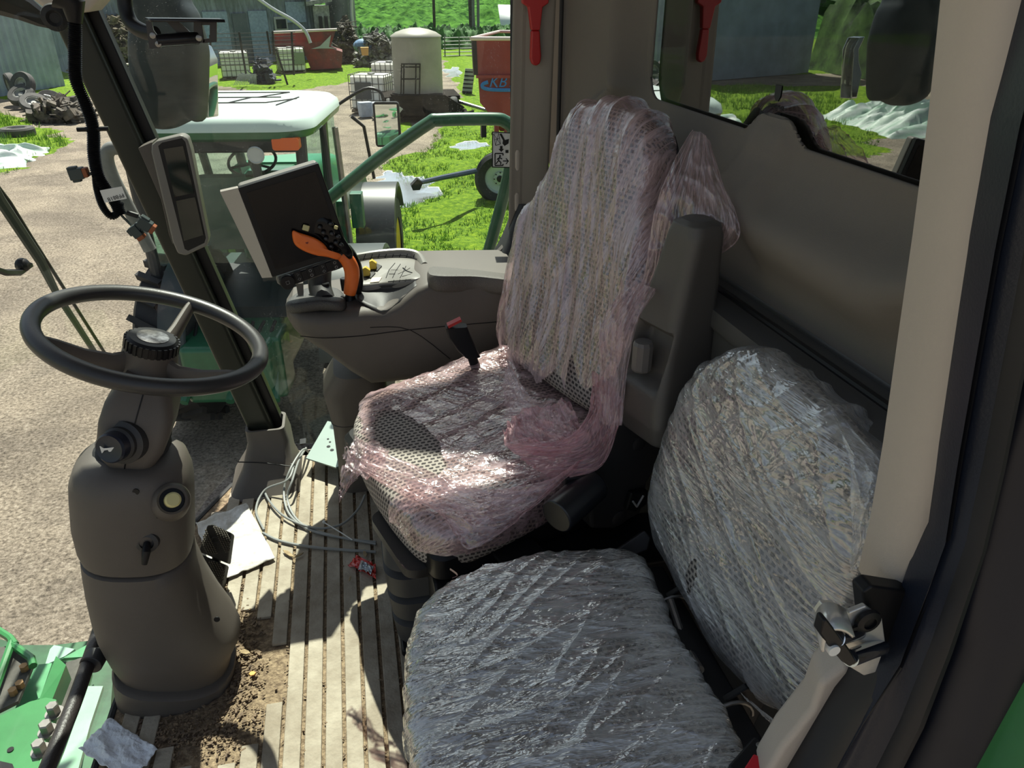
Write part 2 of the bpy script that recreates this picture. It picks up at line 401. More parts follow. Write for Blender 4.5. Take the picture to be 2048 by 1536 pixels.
struct(m, 'wall_rear', PLW, 'moulded beige rear panel around the back window', solid=.006, smooth=60)
m = MB(); m.box((.745, 1.315, 1.40), (.006, 1.14, .66))
struct(m, 'window_3', glass('tinted_back_glass', (.12, .16, .14), .26, .2, .006), 'dark tinted back window reflecting the yard')
W3 = bpy.data.objects['window_3']; etch = mat('glass_etching', (.02, .02, .02), .6)
lc = px(1556, 185, x=.741)
MB().prism([lc + V((0, a, b_)) for a, b_ in ((-.010, .012), (.010, .012), (.010, -.006), (.004, -.014), (-.004, -.014), (-.010, -.006))], (-.0004, 0, 0)).build('maker_shield', etch, W3)
text('JOHN DEERE', .0085, 'maker_name', etch, W3, lc + V((-.0006, -.023, -.026)), Y, Z, .0004)
for k in range(4): text('II III IIII' if k % 2 else 'IIIIIIII', .0065, 'etched_line', etch, W3, lc + V((-.0006, -.020, -.036 - .009 * k)), Y, Z, .0004)
m = MB(); m.box((.90, 1.22, 1.3), (.05, 1.5, 1.1)); m.box((.80, 1.22, .74), (.2, 1.5, .02))
struct(m, 'wall_outer', mat('grain_tank_wall', (.02, .03, .025), .7), 'dark machine wall behind the back window')
# lower rear wall: storage bin cover with inset panel
def shelf(y, z): return .62 - .10 * math.sin(max(0, min(1, (y - .45) / 1.5)) * math.pi) * .5
joinz = lambda y: .905 + .02 * math.sin((y - .6) * 3)
m = MB()
def lowp(s, t):
    y = .50 + s * 1.66; zt = .885 - .03 * (y - .5); z = zt * t
    x = .65 - .05 * math.sin(t * math.pi / 2) * (1 - .3 * s)
    a = min(y - .80, 1.62 - y, z - .70, zt - .045 - z); k = max(0, min(1, a / .012)); x += .010 * k * k * (3 - 2 * k)
    if t > .985: x = .69
    return V((x, y, z))
m.grid(lowp, 150, 150)
struct(m, 'wall_rear_lower', mat('dim_grey_panel', (.085, .083, .078), .45, bump=.1, bscale=800), 'dark grey lower panel with storage bin behind the seats', solid=.006, smooth=50)
m = MB(); m.tube([V((.637, y, .89 - .03 * (y - .5))) for y in (.5, .8, 1.2, 1.6, 2.1)], .006, 8); m.tube([V((.602, .80, z)) for z in (.1, .4, .86)], .003, 6)
struct(m, 'trim_2', BLK, 'dark joint line above the storage bin')
# right rear pillar and corner
def pill(s, t):
    z = .60 + t * 1.2; a = s * math.pi / 2
    return V((.40 + .02 * (1 - t) + .17 * math.sin(a), 2.155 - .012 * (1 - math.cos(a)) + .02 * s, z))
m = MB(); L = [px(1042, 180, y=2.12), px(1112, 180, y=2.16)]
m.grid(lambda s, t: V((.475 + .108 * s - .035 * (1 - t) + (.015 * s if t < .1 else 0), 2.115 + .012 * math.cos(s * math.pi) - .0, .66 + t * 1.6)), 14, 30)
m.prism([V((.478, 2.12, .66)), V((.478, 2.17, .66)), V((.50, 2.17, 2.27)), V((.50, 2.12, 2.27))], (-.006, 0, 0))
struct(m, 'trim_3', mat('pillar_cover', (.25, .22, .18), .6, bump=.1, bscale=700), 'beige pillar cover beside the right window', solid=.004, smooth=60)
m = MB(); m.tube([V((.462, 2.15, z)) for z in (.7, 1.2, 2.2)], .010, 8); m.tube([V((.582, 2.115, z)) for z in (.7, 1.2, 2.2)], .006, 8)
struct(m, 'trim_4', RUB, 'black seal of the right window')
m = MB()
m.loft([rrect(V((.50, 2.13, .50)), X, Y, .16, .09, .03), rrect(V((.50, 2.12, .60)), X, Y, .12, .08, .03), rrect(V((.52, 2.13, .70)), X, Y, .09, .05, .02), rrect(V((.535, 2.14, .80)), X, Y, .065, .03, .015)])
struct(m, 'trim_5', PLD, 'dark grey foot of the rear right pillar')
# right wall below the window
m = MB(); m.prism([V((-.36, 2.165, -.03)), V((.62, 2.165, -.03)), V((.62, 2.165, .60)), V((.36, 2.165, .60)), V((.28, 2.165, .30)), V((-.16, 2.165, .0)), V((-.36, 2.165, -.0))], (0, .03, 0))
struct(m, 'wall_right', PLD, 'low dark sill under the right window')
# right window, rounded lower rear corner follows the pillar
m = MB(); m.prism([V((-.335, 2.175, .05)), V((-.10, 2.175, .02)), V((.47, 2.175, .5)), V((.49, 2.175, .8)), V((.50, 2.175, 2.26)), V((-.82, 2.175, 2.26)), V((-.60, 2.175, 1.3))], (0, .005, 0))
GLR = struct(m, 'window_1', glass('dusty_side_glass', (.90, .94, .91), .012, .7, .010), 'dusty right side window')
# windscreen
bot = spline([(-.36, 2.175, .03), (-.47, 2.09, .0), (-.56, 1.88, -.02), (-.62, 1.5, -.02), (-.64, 1.0, -.02), (-.60, .45, -.02)], 8)
top = spline([(-.82, 2.175, 2.25), (-.98, 2.12, 2.25), (-1.12, 1.95, 2.25), (-1.26, 1.5, 2.25), (-1.29, 1.0, 2.25), (-1.22, .45, 2.25)], 8)
def ws(s, t):
    k = s * (len(bot) - 1); i = min(len(bot) - 2, int(k)); f = k - i
    return bot[i].lerp(bot[i + 1], f).lerp(top[i].lerp(top[i + 1], f), t)
m = MB(); m.grid(ws, 40, 12)
struct(m, 'window_2', glass('front_glass', (.95, .97, .95), .01, .4, .006), 'curved windscreen', solid=.005, smooth=60)
# front right pillar (leans forward), with its outer black strip and foot
def strip(pts0, pts1, th, nrm):   # a bar between two outlines
    return MB().prism(pts0 + pts1[::-1], V(nrm) * th)
pb, pt_ = V((-.325, 2.13, .06)), V((-.817, 2.13, 2.25))
m = MB(); ax = (pt_ - pb).normalized(); sd_ = Y.cross(ax).normalized()
m.loft([rrect(pb, sd_, Y, .036, .035, .012), rrect(pb.lerp(pt_, .3), sd_, Y, .034, .035, .012), rrect(pb.lerp(pt_, .8), sd_, Y, .036, .035, .012), rrect(pt_, sd_, Y, .04, .035, .012)])
struct(m, 'trim_6', mat('olive_dark_pillar', (.024, .026, .019), .4, spec=.3, bump=.05, bscale=600), 'dark front right pillar')
m = MB(); q0, q1 = pb + sd_ * .048 + Y * .02, pt_ + sd_ * .048 + Y * .02
if (q0.x < pb.x): q0, q1 = pb - sd_ * .048 + Y * .02, pt_ - sd_ * .048 + Y * .02
m.loft([rrect(q0, sd_, Y, .014, .02, .004), rrect(q1, sd_, Y, .014, .02, .004)])
struct(m, 'trim_7', BLK, 'black strip along the front right pillar')
m = MB(); fb = V((-.325, 2.12, 0))
m.loft([rrect(fb + V((-.02, -.05, -.005)), X, Y, .105, .12, .04), rrect(fb + V((-.01, -.02, .05)), X, Y, .075, .09, .03), rrect(fb + V((0, 0, .12)), X, Y, .062, .062, .02), rrect(fb + V((-.005, 0, .165)), X, Y, .058, .056, .018), rrect(fb + V((-.005, 0, .165)), X, Y, .05, .048, .016), rrect(fb + V((0, 0, .12)), X, Y, .048, .046, .016)])
struct(m, 'trim_8', PL, 'grey plastic boot at the foot of the front pillar')
# ceiling and front header with its beige moulding
m = MB(); m.prism([V((-1.1, .42, 2.27)), V((.9, .42, 2.27)), V((.9, 2.2, 2.27)), V((-.8, 2.2, 2.27)), V((-1.1, 1.7, 2.27))], (0, 0, .12))
CE = struct(m, 'ceiling', PLW, 'cab roof')
MB().prism([V((.13, 2.48, 2.27)), V((.34, 2.37, 2.27)), V((.47, 2.20, 2.27)), V((.9, 2.20, 2.27)), V((.9, 2.60, 2.27)), V((.13, 2.60, 2.27))], (0, 0, .12)).build('added_shade_plate', PLW, CE)  # unseen plate added beside the roof to throw shade across the driver's cushion
m = MB(); m.prism([px(40, -60, y=2.02), px(56, -6, y=2.02), px(96, 24, y=2.02), px(150, 27, y=2.02), px(178, 22, y=2.02), px(215, -20, y=2.02), px(230, -60, y=2.02)], (0, .12, 0))
struct(m, 'trim_9', PLB, 'beige roof corner moulding above the front pillar', bevel=.012)
m = MB(); hp = [px(-60, -30, x=-.80), px(0, -6, x=-.76), px(45, 14, x=-.73), px(82, 36, x=-.70), px(118, 58, x=-.67)]
m.tube(hp, [.05, .04, .032, .022, .004], 10); 
struct(m, 'trim_10', BLK, 'black upper edge of the windscreen')
# ---- left rear door post: beige cover, seals, door jamb, green body corner
def plate(pix, vec, **k): return MB().prism([px(u, v, **k) for u, v in pix], vec)
E_IN = [(1938, -80), (1935, 0), (1905, 250), (1868, 500), (1836, 700), (1800, 930), (1770, 1090), (1745, 1190)]
E_MID = [(2085, -80), (2062, 0), (2005, 250), (1952, 500), (1920, 700), (1880, 930), (1862, 1090), (1845, 1290)]
def band(ea, eb, name, m_, label, y0, y1, bul=.0):
    mb = MB(); rings = []
    for (u0, v0), (u1, v1) in zip(ea, eb):
        a, b = px(u0, v0, y=y0), px(u1, v1, y=y1); back = V((0.01, .04, 0)); mid = (a + b) / 2 + V((-.2, -1, 0)) * bul
        rings.append([a, a.lerp(mid, .5) + V((0, -bul * .3, 0)), mid, b.lerp(mid, .5) + V((0, -bul * .3, 0)), b, b + back, a + back])
    mb.loft(rings); return struct(mb, name, m_, label, smooth=45)
band(E_IN, E_MID, 'trim_11', PLB, 'beige cover of the left rear door post', .52, .49, .012)
E_S1 = [(2130, -80), (2105, 0), (2040, 250), (1990, 500), (1955, 700), (1915, 930), (1890, 1090), (1800, 1330), (1730, 1440), (1640, 1600)]
E_M2 = E_MID[:7] + [(1770, 1290), (1680, 1400), (1560, 1600)]
band(E_M2, E_S1, 'trim_12', SEAL, 'thick black rubber door seal', .488, .46, .014)
E_S2 = [(2190, -80), (2160, 0), (2095, 250), (2048, 500), (2010, 700), (1965, 930), (1930, 1090), (1860, 1290), (1800, 1440), (1720, 1600)]
band(E_S1, E_S2, 'trim_13', mat('navy_door_frame', (.010, .014, .026), .35, bump=.05, bscale=300), 'dark blue-black door frame beside the seal', .455, .44, -.012)
E_S3 = [(2230, -80), (2200, 0), (2135, 250), (2090, 500), (2050, 700), (2005, 930), (1968, 1090), (1905, 1290), (1850, 1440), (1770, 1600)]
band(E_S2, E_S3, 'trim_14', SEAL, 'second black door seal', .44, .43, .012)
E_S4 = [(2500, -80), (2480, 0), (2440, 250), (2400, 500), (2360, 700), (2300, 930), (2260, 1090), (2190, 1240), (2080, 1400), (1965, 1600)]
band(E_S3, E_S4, 'door_1', mat('navy_door', (.008, .011, .022), .4, mott=.3, mscale=3), 'dark open cab door edge', .43, .38, .02)
E_S5 = [(2600, 930), (2500, 1090), (2400, 1290), (2300, 1440), (2200, 1600)]
band([(2300, 930), (2260, 1090), (2190, 1240), (2080, 1400), (1965, 1600)], E_S5, 'trim_15', GRN, 'green body panel below the door', .36, .30, .03)
# lower beige post piece under the latch
m = plate([(1700, 1325), (1738, 1390), (1700, 1450), (1620, 1600), (1500, 1600), (1560, 1500), (1620, 1425), (1640, 1370)], (.02, .05, 0), y=.505)
struct(m, 'trim_16', PLB, 'beige lower cover of the left rear door post', bevel=.01)

# ================================================================ DOOR STRIKER on the left rear post
t = thing('door_striker', 'chrome door striker with black cap on the left rear door post', 'latch', px(1700, 1280, y=.47))
n0 = V((0, -1, 0))
m = plate([(1858, 1190), (1890, 1175), (1905, 1240), (1800, 1370), (1740, 1330), (1725, 1185), (1745, 1172)], (.0, .02, 0), y=.485); m.build('mounting_bracket', BLK, t, bevel=.003)
m = plate([(1732, 1212), (1765, 1238), (1772, 1290), (1752, 1345), (1728, 1352), (1700, 1335), (1668, 1300), (1640, 1262), (1632, 1225), (1645, 1207), (1668, 1208), (1700, 1225)], (0, .006, 0), y=.47); m.build('striker_plate', STEEL, t, bevel=.0015)
m = MB(); a = px(1655, 1222, y=.47); c0 = px(1668, 1235, y=.47)
hook = [px(1690, 1222, y=.468), px(1672, 1209, y=.468), px(1648, 1208, y=.468), px(1635, 1224, y=.468), px(1630, 1250, y=.468)]
m.add([p for p in spline(hook, 5)] + [p + V((-.012, -.032, 0)) for p in spline(hook, 5)], [(i, i + 1, i + 22, i + 21) for i in range(20)])
m.build('hook_flange', STEEL, t, solid=.003)
for (u, v, u2, v2) in ((1715, 1262, 1672, 1275), (1762, 1293, 1700, 1316)):
    MB().cyl(px(u, v, y=.472), px(u2, v2, y=.442), .0085, 20).build('pin', mat('polished_steel', (.8, .8, .8), .08, metal=1), t)
m = plate([(1647, 1242), (1655, 1240), (1672, 1262), (1700, 1300), (1716, 1325), (1700, 1335), (1685, 1325), (1655, 1290), (1640, 1268)], (0, .012, 0), y=.435); m.build('end_cap', BLK, t, bevel=.003)
p = px(1667, 1300, y=.4345); MB().cyl(p + Y * .004, p - Y * .002, .006, 14).build('rivet', WHT, t)
p = px(1734, 1240, y=.467); MB().lathe(p, (0, -1, 0), [(.014, 0), (.013, .004), (.008, .006), (.007, .006), (.007, .003)], 20).build('bolt', BLK, t)
p = px(1718, 1396, y=.50); m = MB().lathe(p, (0, -1, 0), [(.016, 0), (.015, .003), (.010, .004), (.009, .008), (.005, .008), (.005, .005)], 18)
m.build('screw', BLK, label='black screw in the beige cover under the door striker', cat='screw')

# ================================================================ RED HAMMER on the right pillar
t = thing('emergency_hammer', 'red emergency hammer clipped on the beige right pillar', 'hammer', px(1068, 130, y=2.09))
m = plate([(1040, -30), (1095, -30), (1094, 6), (1082, 14), (1077, 60), (1060, 60), (1054, 14), (1042, 6)], (0, -.02, 0), y=2.10); m.build('head', RED, t, bevel=.003)
m = plate([(1060, 60), (1077, 60), (1080, 112), (1078, 126), (1070, 131), (1062, 128), (1058, 116)], (0, -.018, 0), y=2.10); m.build('handle', RED, t, bevel=.005)
# exit decal on the right window
t = thing('exit_decal', 'white emergency exit decal stuck on the right window', 'sticker', px(1002, 334, y=2.17))
def onw(u, v, d=0): return px(u, v, y=2.172 - d)
def wplate(pts, d, name, m_): return MB().prism([onw(u, v, d) for u, v in pts], (0, .0008, 0)).build(name, m_, t)
wplate([(984, 263), (1022, 265), (1021, 336), (984, 335)], 0, 'border', BLK); wplate([(986, 265), (1020, 267), (1019, 334), (986, 333)], .001, 'face', WHT)
INK = mat('black_ink', (.01, .01, .01), .6)
for pts in ([(987, 268), (997, 266), (1001, 288), (991, 291)],): 
    m = MB()
    pp = pts + [pts[0]]
    for a, b in zip(pp, pp[1:]): m.tube([onw(*a, .0016), onw(*b, .0016)], .0007, 5)
    m.tube([onw(987, 268, .0016), onw(1001, 288, .0016)], .0006, 5); m.tube([onw(997, 266, .0016), onw(991, 291, .0016)], .0006, 5); m.tube([onw(988, 280, .0016), onw(1000, 276, .0016)], .0006, 5); m.build('pane_drawing', INK, t)
wplate([(999, 268), (1003, 267), (1010, 280), (1018, 278), (1017, 287), (1009, 292), (1005, 287), (1006, 281)], .0018, 'hammer_drawing', INK)
wplate([(1000, 292), (1005, 292), (1005, 298), (1008, 298), (1002.5, 304), (997, 298), (1000, 298)], .0018, 'arrow_drawing', INK)
wplate([(1011, 300), (1017, 300), (1017, 306), (1011, 306)], .0018, 'mark', INK)
m = MB()
for a, b in (((1006, 307), (990, 307)), ((990, 307), (990, 331)), ((990, 331), (1006, 331)), ((1006, 331), (1006, 328)), ((1006, 307), (1006, 311))): m.tube([onw(*a, .0016), onw(*b, .0016)], .0016, 6)
m.build('door_drawing', INK, t)
m = MB(); m.sph(onw(1000, 312, .0018), .0028, 8, 6)
for a, b in (((999, 314), (997, 321)), ((997, 321), (1002, 325)), ((997, 321), (992, 328)), ((999, 315), (1004, 318)), ((999, 315), (994, 319)), ((1002, 325), (1001, 329))): m.tube([onw(*a, .0018), onw(*b, .0018)], .0015, 6)
m.build('runner_drawing', INK, t)
m = MB(); m.tube([onw(1006, 322, .0018), onw(1016, 322, .0018)], .0014, 6); m.tube([onw(1012, 317, .0018), onw(1017, 322, .0018), onw(1012, 328, .0018)], .0014, 6); m.build('way_out_arrow', INK, t)
for k, (u, v, w) in enumerate(((1033, 318, 'upper'), (1032, 402, 'lower'))):
    c = px(u, v, y=2.14); m = MB().loft([rrect(c + Z * dz, X, Y, .008 * s_, .02, .006) for dz, s_ in ((-.028, .5), (-.02, 1), (.02, 1), (.028, .5))])
    m.build('window_hinge', PLB, label='%s beige hinge knob on the right window edge' % w, cat='hinge', group='hinges of the right window')
# ================================================================ STEERING COLUMN
sc = thing('steering_column', 'grey steering column with black steering wheel and horn button', 'steering column', (-.40, 1.31, 0))
def silh(rows, yc, n=36, mb=None, pw=2.6):
    """lofted casing from left/right silhouette points; rows: uL, uR, v, half depth, y shift"""
    rings = []
    for r in rows:
        uL, uR, v, hy = r[:4]; dy = r[4] if len(r) > 4 else 0; tl = r[5] if len(r) > 5 else 0
        a, b = px(uL, v - tl, y=yc + dy), px(uR, v + tl, y=yc + dy); c = (a + b) / 2; e = (b - a) / 2; ring = []
        for k in range(n):
            th = 2 * math.pi * k / n; cx, sy = math.cos(th), math.sin(th)
            ring.append(c + e * (math.copysign(abs(cx) ** (2 / pw), cx)) + Y * (hy * math.copysign(abs(sy) ** (2 / pw), sy)))
        rings.append(ring)
    mb = mb or MB(); mb.loft(rings); return mb
YC = 1.33
silh([(238, 466, 1400, .10), (236, 466, 1372, .105), (229, 472, 1322, .11), (232, 470, 1318, .10)], YC - .02).build('base_skirt', PL, sc, smooth=50)
silh([(238, 462, 1312, .10), (224, 466, 1290, .108), (208, 480, 1262, .112), (198, 468, 1240, .115), (188, 440, 1205, .115), (178, 412, 1160, .112), (171, 392, 1118, .108), (168, 386, 1094, .105), (176, 380, 1090, .096)], YC - .01).build('lower_cover', PL, sc, smooth=50)
silh([(178, 378, 1100, .094), (176, 380, 1096, .097), (174, 382, 1076, .097)], YC - .01).build('seam_band', BLK, sc)
silh([(168, 386, 1086, .103), (160, 388, 1070, .106), (150, 387, 1030, .108), (146, 386, 972, .108), (145, 382, 945, .105), (152, 372, 922, .098), (170, 355, 908, .085), (195, 335, 903, .07)], YC - .01).build('upper_cover', PL, sc, smooth=50)
# bellows
m = MB(); p0, p1 = px(262, 935, y=YC), px(280, 815, y=YC); prof = []
for k in range(15): prof.append((.066 + (.006 if k % 2 else 0) - .0012 * k, k / 14 * (p1 - p0).length))
m.lathe(p0, p1 - p0, [(.076, -.02), (.078, -.008)] + prof, 36); m.build('bellows', RUB, sc, smooth=25)
# head of the column
m = MB(); h0, h1 = px(256, 925, y=YC - .035), px(296, 770, y=YC); ax = (h1 - h0).normalized(); ex = Y.cross(ax).normalized(); 
m.loft([rrect(h0 + ax * k, ex, Y, a, b, .02) for k, a, b in ((-.015, .022, .02), (.015, .045, .04), (.05, .056, .052), (.09, .06, .058), (.125, .058, .056), (.155, .046, .046), (.17, .04, .04))])
m.build('column_head', PL, sc, smooth=50)
m = MB(); m.tube([h0 + ax * k - Y * d for k, d in ((-.012, .021), (.015, .0405), (.05, .0525), (.09, .0585), (.125, .0565), (.16, .045))], .0012, 6); m.build('mould_seam', BLK, sc)
# wheel
WN = V((math.sin(R(19)), 0, math.cos(R(19)))); WC = px(306, 672, t=1.39); w1 = V((WN.z, 0, -WN.x)); w2 = Y
def wp(a, r, h=0): return WC + (w1 * math.cos(R(a)) + w2 * math.sin(R(a))) * r + WN * h
RW = .192
m = MB(); m.tube([wp(a, RW) for a in range(0, 360, 4)], .0155, 16, closed=True); wheel = m.build('steering_wheel', mat('wheel_rubber', (.03, .029, .029), .38, bump=.06, bscale=500), sc)
for a in (90 - 12, 215, -35):
    if a == -35: a = -30
    m = MB(); m.tube([wp(a, .035, -.05), wp(a, .07, -.052), wp(a, .12, -.035), wp(a, .165, -.012), wp(a, .186, -.002)], [.022, .02, .017, .015, .013], 12, flat=.55); m.build('spoke', PL, wheel)
MB().lathe(WC - WN * .10, WN, [(.05, 0), (.052, .02), (.05, .05), (.047, .075)], 32).build('hub', PL, wheel)
m = MB(); m.lathe(WC - WN * .03, WN, [(.043, 0), (.046, .004), (.046, .022), (.040, .028), (.030, .0285)], 40)
for k in range(28):
    a = k * 360 / 28; m.box(wp(a, .0465, -.016), (.003, .006, .02), Matrix.Rotation(R(19), 3, 'Y') @ Matrix.Rotation(R(a), 3, 'Z'))
m.build('knurled_ring', BLK, wheel)
MB().lathe(WC - WN * .002, WN, [(.028, 0), (.028, .0015), (.026, .002)], 32).build('cap_emblem', mat('worn_silver', (.6, .58, .54), .25, metal=.9, col2=(.12, .11, .1), mscale=60), wheel)
# horn button
hb = px(238, 888, y=YC - .085); hd = V((-.28, -.9, .25)).normalized()
k = MB().lathe(hb - hd * .02, hd, [(.040, -.01), (.040, .012), (.031, .016), (.031, .024), (.027, .028)], 32).build('horn_stalk', PLD, sc)
m = MB().lathe(hb - hd * .02, hd, [(.027, .026), (.027, .046), (.024, .05), (.020, .049)], 32).build('horn_button', mat('ink_blue_button', (.012, .015, .028), .3), k)
hx = X; hy = hd.cross(X).normalized(); hc = hb + hd * .0302
m = MB(); m.prism([hc + X * a + V((0, 0, 1)) * b for a, b in ((-.011, .008), (-.007, .003), (-.002, .0028), (.009, .003), (.011, .0012), (.009, -.0005), (.006, -.001), (.005, -.005), (.0, -.005), (-.001, -.001), (-.007, -.0015), (-.011, -.006), (-.012, -.006), (-.012, .008))], hd * .001); m.build('horn_symbol', WHT, k)
# yellow button socket and tilt lever
lb = px(345, 1000, y=YC - .115); ld = V((.35, -.75, .55)).normalized()
k = MB().lathe(lb - ld * .055, ld, [(.04, -.02), (.036, .02), (.031, .045), (.026, .052), (.022, .05), (.022, .03)], 28).build('button_socket', PL, sc)
MB().lathe(lb - ld * .02, ld, [(.0225, 0), (.0225, .008)], 24).build('socket_ring', BLK, k)
MB().lathe(lb - ld * .015, ld, [(.014, 0), (.014, .024), (.011, .027)], 24).build('work_light_button', YEL, k)
lb = px(295, 1083, y=YC - .11)
k = MB().lathe(lb, (0, -1, .2), [(.022, -.01), (.020, .006), (.013, .008), (.012, .002)], 24).build('lever_collar', PLD, sc)
MB().tube([lb - Y * .004, lb + V((0, -.02, -.008)), lb + V((-.006, -.028, -.03))], [.006, .008, .005], 12).build('tilt_lever', BLK, k)
for u, v, yy in ((272, 983, 1.22), (150, 1040, 1.25), (315, 1030, 1.22), (434, 1238, 1.22)):
    MB().lathe(px(u, v, y=yy + .004), (0, -1, .1), [(.006, 0), (.006, .002)], 12).build('screw_hole', BLK, sc)
# pedals
t = thing('brake_pedal', 'pair of linked black ribbed brake pedals right of the column', 'pedal', px(430, 1120, z=.05))
for pix in ([(425, 1048), (463, 1066), (455, 1127), (397, 1103), (414, 1050)], [(400, 1108), (452, 1130), (440, 1192), (420, 1180), (398, 1125)]):
    m = plate(pix, (.0, .03, -.03), y=1.56); pd = m.build('foot_pad', RUB, t, bevel=.004)
    c = sum([px(u, v, y=1.555) for u, v in pix], V()) / len(pix)
    e1 = (px(pix[1][0], pix[1][1], y=1.555) - px(pix[0][0], pix[0][1], y=1.555)).normalized(); e2 = (px(pix[-1][0], pix[-1][1], y=1.555) - px(pix[0][0], pix[0][1], y=1.555)).normalized()
    m = MB()
    for i in range(-6, 7):
        for j in range(-7, 8):
            if abs(i) < 2: continue
            q = c + X * i * .0052 + Z * j * .0055 - X * j * .001
            u, v = (q.x, q.z)
            poly = [(px(a, b, y=1.555).x, px(a, b, y=1.555).z) for a, b in pix]; ins = False
            for (x0, y0), (x1, y1) in zip(poly, poly[1:] + poly[:1]):
                if (y0 > v) != (y1 > v) and u < (x1 - x0) * (v - y0) / (y1 - y0) + x0: ins = not ins
            if ins: m.cyl(q, q - Y * .004, .0019, 6)
    m.build('pad_studs', mat('worn_rubber', (.08, .07, .055), .8), pd)
    m = MB(); m.tube([c - Y * .001 + (X * math.cos(R(a)) + Z * math.sin(R(a))) * .009 for a in range(0, 360, 20)], .0015, 6, closed=True); m.build('pad_ring', RUB, pd)
MB().tube([px(435, 1110, y=1.59), px(425, 1160, y=1.62), px(430, 1200, z=.01)], .012, 10).build('pedal_arm', DSTEEL, t)
# rail tube and its bracket
t = thing('guard_rail', 'black tube rail beside the steering column above the green machine parts', 'rail', px(140, 1536, z=.06))
MB().tube(spline([px(205, 1240, z=.12), px(185, 1300, z=.12), px(150, 1400, z=.12), px(118, 1480, z=.12), px(60, 1620, z=.12)], 6), .0145, 20).build('tube', mat('sooty_steel', (.03, .025, .024), .45, bump=.15, bscale=200), t)
m = MB(); a = px(184, 1322, z=.12)
m.lathe(a - V((0, .012, 0)), V((.05, .28, 0)), [(.0225, -.0), (.0225, .028)], 20); m.prism([a + V((.0, .018, .016)), px(235, 1318, z=.12), px(235, 1348, z=.10), a + V((.018, .02, -.02))], (0, .02, -.01)); m.build('rail_bracket', PLD, t, bevel=.002)

# ================================================================ CORNER POST DISPLAY, HARNESS, MOUNT
t = thing('post_display', 'upright grey display with two dark screens on the front pillar', 'display', px(370, 500, y=2.03))
def cut(pix, yy, **k): return [px(u, v, y=yy) for u, v in pix]
O = [(303, 290), (312, 282), (362, 270), (374, 276), (382, 300), (417, 478), (414, 492), (372, 512), (355, 508), (345, 485), (302, 305)]
c = sum(cut(O, 2.0), V()) / len(O)
MB().prism(cut(O, 2.0), (.0, .045, .0)).build('casing', mat('display_grey', (.17, .16, .145), .5), t, bevel=.006, bseg=3)
MB().prism(cut([(276, 296), (304, 284), (345, 490), (338, 470), (322, 400)], 2.045), (0, .06, 0)).build('mount_cover', PL, t, bevel=.004)
MB().prism(cut([(324, 285), (364, 276), (371, 284), (412, 476), (409, 486), (376, 502), (369, 498), (316, 292)], 1.9995), (0, .006, 0)).build('bezel', BLK, t, bevel=.001)
scr = mat('green_black_screen', (.008, .016, .013), .08)
MB().prism(cut([(327, 298), (366, 292), (388, 386), (349, 394)], 1.997), (0, .004, 0)).build('screen', scr, t)
MB().prism(cut([(352, 402), (390, 394), (407, 470), (368, 482)], 1.997), (0, .004, 0)).build('screen', scr, t)
# wiring harness
def ribbed(pts, r, n, mb=None):
    ctl = spline(pts, 14); L = resample(ctl, n, closed=False); return (mb or MB()).tube(L, [r * (1.13 if i % 2 else .88) for i in range(n)], 10)
t = thing('wiring_harness', 'black ribbed wiring loom with loose plugs hanging by the front pillar', 'cable', px(150, 60, y=1.88))
hy_ = 1.86
ribbed([px(u, v, y=hy_) for u, v in ((146, 5), (150, 50), (150, 120), (152, 160), (170, 205), (186, 255), (188, 310), (196, 350), (212, 378), (232, 408), (240, 428))], .0125, 230).build('main_conduit', BLK, t, smooth=20)
ribbed([px(u, v, y=hy_) for u, v in ((192, 345), (194, 375), (205, 412), (222, 432), (236, 424), (240, 405))], .008, 90).build('branch_conduit', BLK, t, smooth=20)
MB().tube([px(u, v, y=hy_ - .005) for u, v in ((120, -10), (148, 10), (150, 45))], [.03, .024, .014], 12).build('tape_wrap', BLK, t)
c = px(230, 386, y=hy_); ax = (px(247, 380, y=hy_) - px(213, 390, y=hy_)).normalized()
lb = MB().box(c - Y * .015, (.048, .002, .028), Matrix.Rotation(R(-8), 3, 'Y')).build('paper_label', WHT, t)
exl = V((-math.cos(R(-12)), 0, math.sin(R(-12)))); text('PF8818', .0125, 'label_text', INK, lb, c + V((.021, -.0165, .002)) , -V((math.cos(R(14)), 0, math.sin(R(14)))), V((0, 0, -1)), .0004)
def plug(u, v, s=1, rz=0):
    c = px(u, v, y=hy_); Rm = Matrix.Rotation(R(rz), 3, 'Y'); b = MB(); b.box(c, (.030 * s, .024, .024 * s), Rm); b.box(c + Rm @ V((-.004, 0, -.014 * s)), (.018 * s, .014, .008), Rm); b.box(c + Rm @ V((-.006, 0, .013 * s)), (.02 * s, .018, .006), Rm)
    p = b.build('plug', mat('plug_grey', (.03, .045, .045), .5), t, bevel=.002); MB().box(c + Rm @ V((.018 * s, 0, 0)), (.012, .022, .02 * s), Rm).build('plug_seal', mat('rust_orange', (.25, .07, .02), .6), p, bevel=.002)
plug(154, 347, 1, -6); plug(272, 462, .9, 60); plug(290, 448, 1, 40)
MB().tube([px(188, 258, y=hy_ - .004) + X * k for k in (-.034, .03)], .005, 8).build('clip', BLK, t)
MB().tube([px(254, 425, y=hy_), px(276, 432, y=hy_)], .006, 10).build('sleeve', BLK, t)
for a, b in (((170, 345), (190, 350)), ((240, 428), (262, 450)), ((244, 424), (256, 428)), ((274, 432), (288, 440))):
    MB().tube([px(*a, y=hy_), px(*b, y=hy_)], .003, 6).build('wire', mat('plug_grey', ()), t)
m = MB().lathe(px(112, 34, y=1.93), (.1, -1, -.1), [(.026, 0), (.028, .006), (.026, .016), (.016, .02), (.01, .014)], 24)
m.build('cable_grommet', RUB, label='round black rubber knob under the beige roof corner', cat='knob')
